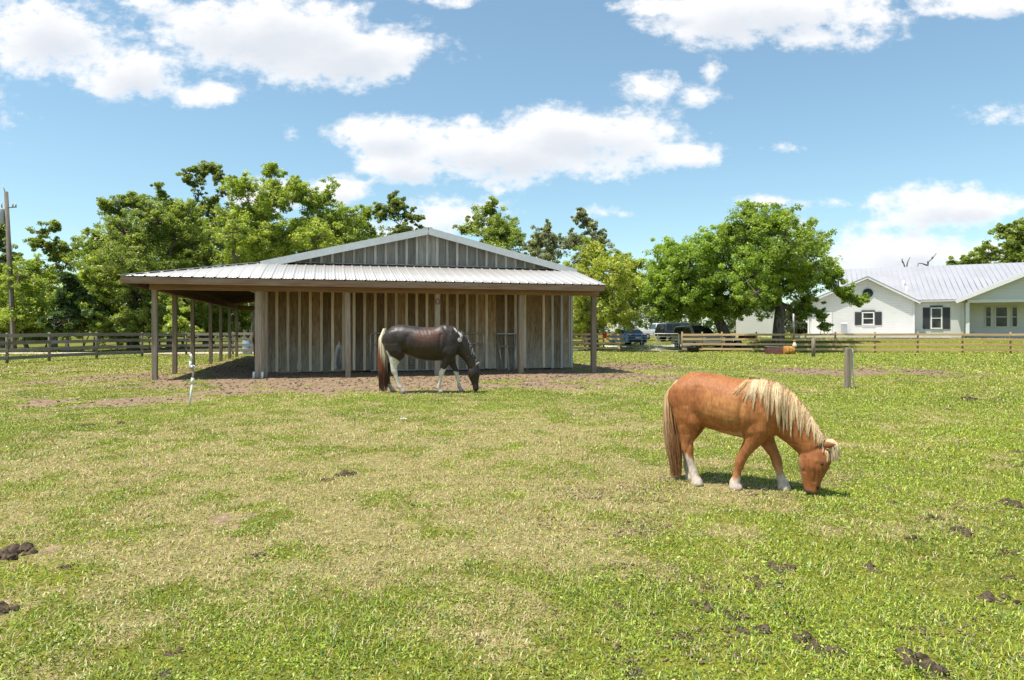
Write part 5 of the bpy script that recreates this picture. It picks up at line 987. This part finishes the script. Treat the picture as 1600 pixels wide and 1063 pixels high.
py_, ptree = equine('chestnut_pony', (plx, ply, Hz(plx, ply)-.005), R(prz), pony_chains, ponycoat, M['coat_chestnut'], .0085, 'small chestnut pony with pale mane grazing in the near right pasture', 'pony',
 [((.755, -.045, .455), (.845, -.075, .475), .026, (.30, .11, .04)), ((.76, .05, .46), (.83, .08, .50), .026, (.40, .15, .05))], [((.738, -.064, .30), .013), ((.738, .064, .30), .013)], 3, ribs=(.0, .74, .4, .2, .3, .0016), grooves=((.16, .96, .36, .62, .022, .010), (.125, .86, .085, .52, .022, .013), (-.28, .90, -.27, .62, .035, .011), (-.50, .84, -.44, .56, .022, .009), (.40, .74, .50, .55, .02, .008), (.60, .34, .60, .22, .012, .010), (.70, .30, .68, .14, .012, .006), (-.20, .58, .08, .52, .02, -.004), (-.36, .40, -.40, .30, .012, .005)))
P_, Rr, Cc = [], [], []
for i in range(700):                                    # tail
    a = random.uniform(0, 6.28); q = math.sqrt(random.random()); ox, oy = math.cos(a)*q, math.sin(a)*q; zb = random.uniform(.02, .20)+(.12 if random.random() < .15 else 0); pts = []; cs = []
    for k in range(12):
        t = k/11; z_ = .955-(.955-zb)*t**1.05; wd_ = .022+.062*min(1, t*1.5); wd_ *= 1-.45*max(0, t-.6)/.4; pts.append((-.515-.085*min(1, t*4)-.012*math.sin(t*5)+.045*t*t+ox*wd_+.012*t*math.sin(i*.7+t*6), oy*wd_*.9+.008*math.sin(i*2+t*5), z_))
        cs.append(lerp((.70, .50, .29) if ox < .2 else (.50, .27, .12), (.27, .125, .055), min(1, max(0, t*1.1-.15+(i % 7)*.07))))
    P_.append(pts); Rr.append(random.uniform(.0018, .0036)); Cc.append(cs)
strands('tail', P_, Rr, Cc, py_)
P_, Rr, Cc = [], [], []
pcrest = [(.13, 1.0), (.22, 1.008), (.32, .975), (.41, .905), (.50, .82), (.585, .735), (.665, .645), (.73, .555), (.775, .48)]
locks = []
for i in range(46):
    t = (i+random.uniform(-.4, .4))/45; t = min(1, max(0, t)); locks.append((t, (.125+.215*math.sin(math.pi*min(1, t*1.1+.08))**1.2)*random.uniform(.55, 1.15), random.uniform(-.015, .035)-(.10*(1-t/.14) if t < .14 else 0), random.uniform(.78, 1.08), random.random() < .2))
for i in range(1350):
    lk = random.choice(locks); dt_ = random.gauss(0, .016); t = min(1, max(0, lk[0]+dt_)); cx, cz = crestpt(pcrest, t); lx_, lz_ = crestpt(pcrest, lk[0]); ln_ = lk[1]*random.uniform(.7, 1.05)
    p_ = drape(ptree, (cx, random.uniform(-.024, .008), cz+random.uniform(-.002, .008)), ln_, -1, 10, lk[2]+(lx_-cx)*.75, random.uniform(.003, .012))
    wv = random.uniform(0, 6); p_ = [(q[0]+.004*math.sin(wv+k*.7), q[1], q[2]) for k, q in enumerate(p_)]
    P_.append(p_); Rr.append(random.uniform(.0013, .0024)); k = lk[3]*random.uniform(.85, 1.1)
    b_ = (.50*k, .31*k, .15*k) if (lk[4] or random.random() < .12) else (.70*k, .53*k, .32*k); Cc.append([lerp((b_[0]*.95, b_[1]*.88, b_[2]*.78), b_, min(1, q/4)) for q in range(len(p_))])
for i in range(150):                                    # forelock falling past the ears
    x0, y0, z0 = .77+random.uniform(-.01, .02), random.uniform(-.035, .035), .485+random.uniform(-.01, .01); fl = random.uniform(.03, .085); dn = random.uniform(.08, .17); dyy = random.uniform(-.05, .03)
    P_.append([(x0+fl*math.sin(math.pi/2*k/6), y0+dyy*k/6, z0+.02*math.sin(math.pi*k/6)-dn*(k/6)**1.6) for k in range(7)]); Rr.append(random.uniform(.0022, .0038)); k = random.uniform(.75, 1.05); Cc.append((.68*k, .52*k, .33*k))
strands('mane', P_, Rr, Cc, py_)

# --- bay horse standing in the lean-to, only its rump in view past the corner post -----
def baycoat(c):
    z_ = c[:, 2]; o = np.tile([.13, .055, .03], (len(c), 1)); o = blend(o, (.03, .02, .016), ss(.55-z_, 0, .1)); return blend(o, (.7, .66, .6), ss(.16-z_, 0, .02))
bxx, byy = X(400.5, 30.5), 31.4
bay, _t = equine('bay_horse', (bxx, byy, 0), R(92), dchest+[hleg(hind(0), -.155), hleg(hind(-.15), .155), hleg(fore(0, 0), -.135), hleg(fore(.1, 1), .135)], baycoat, M['coat_dark'], .03, 'brown horse in the lean-to mostly hidden behind the thick corner post', 'horse', [((1.20, -.05, .655), (1.285, -.07, .715), .026, (.1, .05, .03))], [((1.215, -.078, .475), .021)], 2)

# ------------------------------------------------------------------ clods on the pasture
def clod(r):
    V = []; Fc = []; m = MB(); k = random.randint(9, 17)
    for _ in range(k):
        c = Vector((max(-.8, min(.8, random.gauss(0, .6)))*r, max(-.6, min(.6, random.gauss(0, .5)))*r, r*random.uniform(.02, .22))); q = r*random.uniform(.12, .42); pts = []; rs = []
        for a in (2, 35, 70, 105, 140, 178): pts.append(c+Vector((random.uniform(-.25, .25)*q, random.uniform(-.25, .25)*q, q*.6*math.cos(R(a))))); rs.append(q*math.sin(R(a))*random.uniform(.8, 1.2)+.001)
        m.tube(pts, rs, 8)
    return m
CL_ = [(1225,889,.085),(1180,905,.05),(1205,918,.06),(1107,921,.05),(1100,950,.06),(1148,962,.055),(1172,985,.075),(1245,965,.05),(1270,1010,.07),(1300,1022,.06),(1435,1032,.09),(1470,1055,.07),(1560,940,.08),(1585,905,.05),(1425,985,.05),(1575,865,.06),(1455,812,.07),(1500,833,.08),(1585,790,.09),(1550,903,.04),(1365,890,.05),(1430,845,.06),(1400,790,.05),(1515,625,.14),(1478,640,.08),(1560,630,.08),(1592,705,.06),(970,948,.045),(985,1050,.05),(1080,905,.04),(405,870,.05),(275,1020,.04),(255,1055,.05),(100,885,.04),(540,740,.08),(510,748,.06),(190,662,.08),(135,665,.08),(755,1002,.03),(880,620,.05),(745,608,.06),(690,606,.05),(1010,632,.06),(1065,1000,.045)]
CL_ += [(18, 868, .11), (-5, 875, .12), (6, 950, .09)]
for i, (px, py, r) in enumerate(CL_):
    x, y = gp(px, py); o = clod(r*1.15).build('dirt_clod', M['clod']); o.location = (x, y, Hz(x, y)-.01); o.rotation_euler = (0, 0, random.uniform(0, 6)); tag(o, 'dark crumbly clod of soil or manure lying in the pasture grass', 'clod', 'dark clods scattered over the pasture')
# fine crumbs of churned soil in the bare band
def crumbs():
    n = 26000; th = rng.uniform(R(-44), R(42), n); r = np.sqrt(rng.uniform(9**2, 30**2, n)); x = r*np.sin(th); y = r*np.cos(th); d_, _, _ = masks(x, y); k = d_ > .35; x, y = x[k], y[k]; xf = rng.uniform(.2, 5.5, 30000); yf = rng.uniform(2.9, 7, 30000); k = rng.random(30000) < ss(fbm(xf*2.2+3, yf*2.2, 201, 4), .57, .66); x, y = np.append(x, xf[k]), np.append(y, yf[k]); n = len(x)
    base = np.array([[1, 0, 0], [-1, 0, 0], [0, 1, 0], [0, -1, 0], [0, 0, .7], [0, 0, -.4]]); s_ = np.where(y < 8, .004+.012*rng.random(n)**3, (.006+.022*rng.random(n)**3.5)*(1+y/30))
    V = (base[None]*(s_[:, None, None]*rng.uniform(.6, 1.3, (n, 6, 1)))+np.c_[x, y, H(x, y)+s_*.3][:, None]).reshape(-1, 3)
    f = np.array([[0, 2, 4], [2, 1, 4], [1, 3, 4], [3, 0, 4], [2, 0, 5], [1, 2, 5], [3, 1, 5], [0, 3, 5]]); Fc = (np.arange(n)[:, None, None]*6+f[None]).reshape(-1, 3)
    c = np.repeat(np.array([[.22, .155, .10]])*rng.uniform(.45, 1.15, (n, 1)), 6, 0); o = npmesh('soil_crumbs', V, Fc, M['hair'], colr=c); tag(o, 'loose crumbs of churned soil around the barn', 'soil', kind='stuff')
crumbs()
wx_, wy_ = gp(631, 656); o = clod(.05).build('pale_stone', M['concrete']); o.location = (wx_, wy_, Hz(wx_, wy_)); tag(o, 'flat whitish stone lying in the grass in front of the dark horse', 'stone')
print('objects', len(bpy.data.objects))
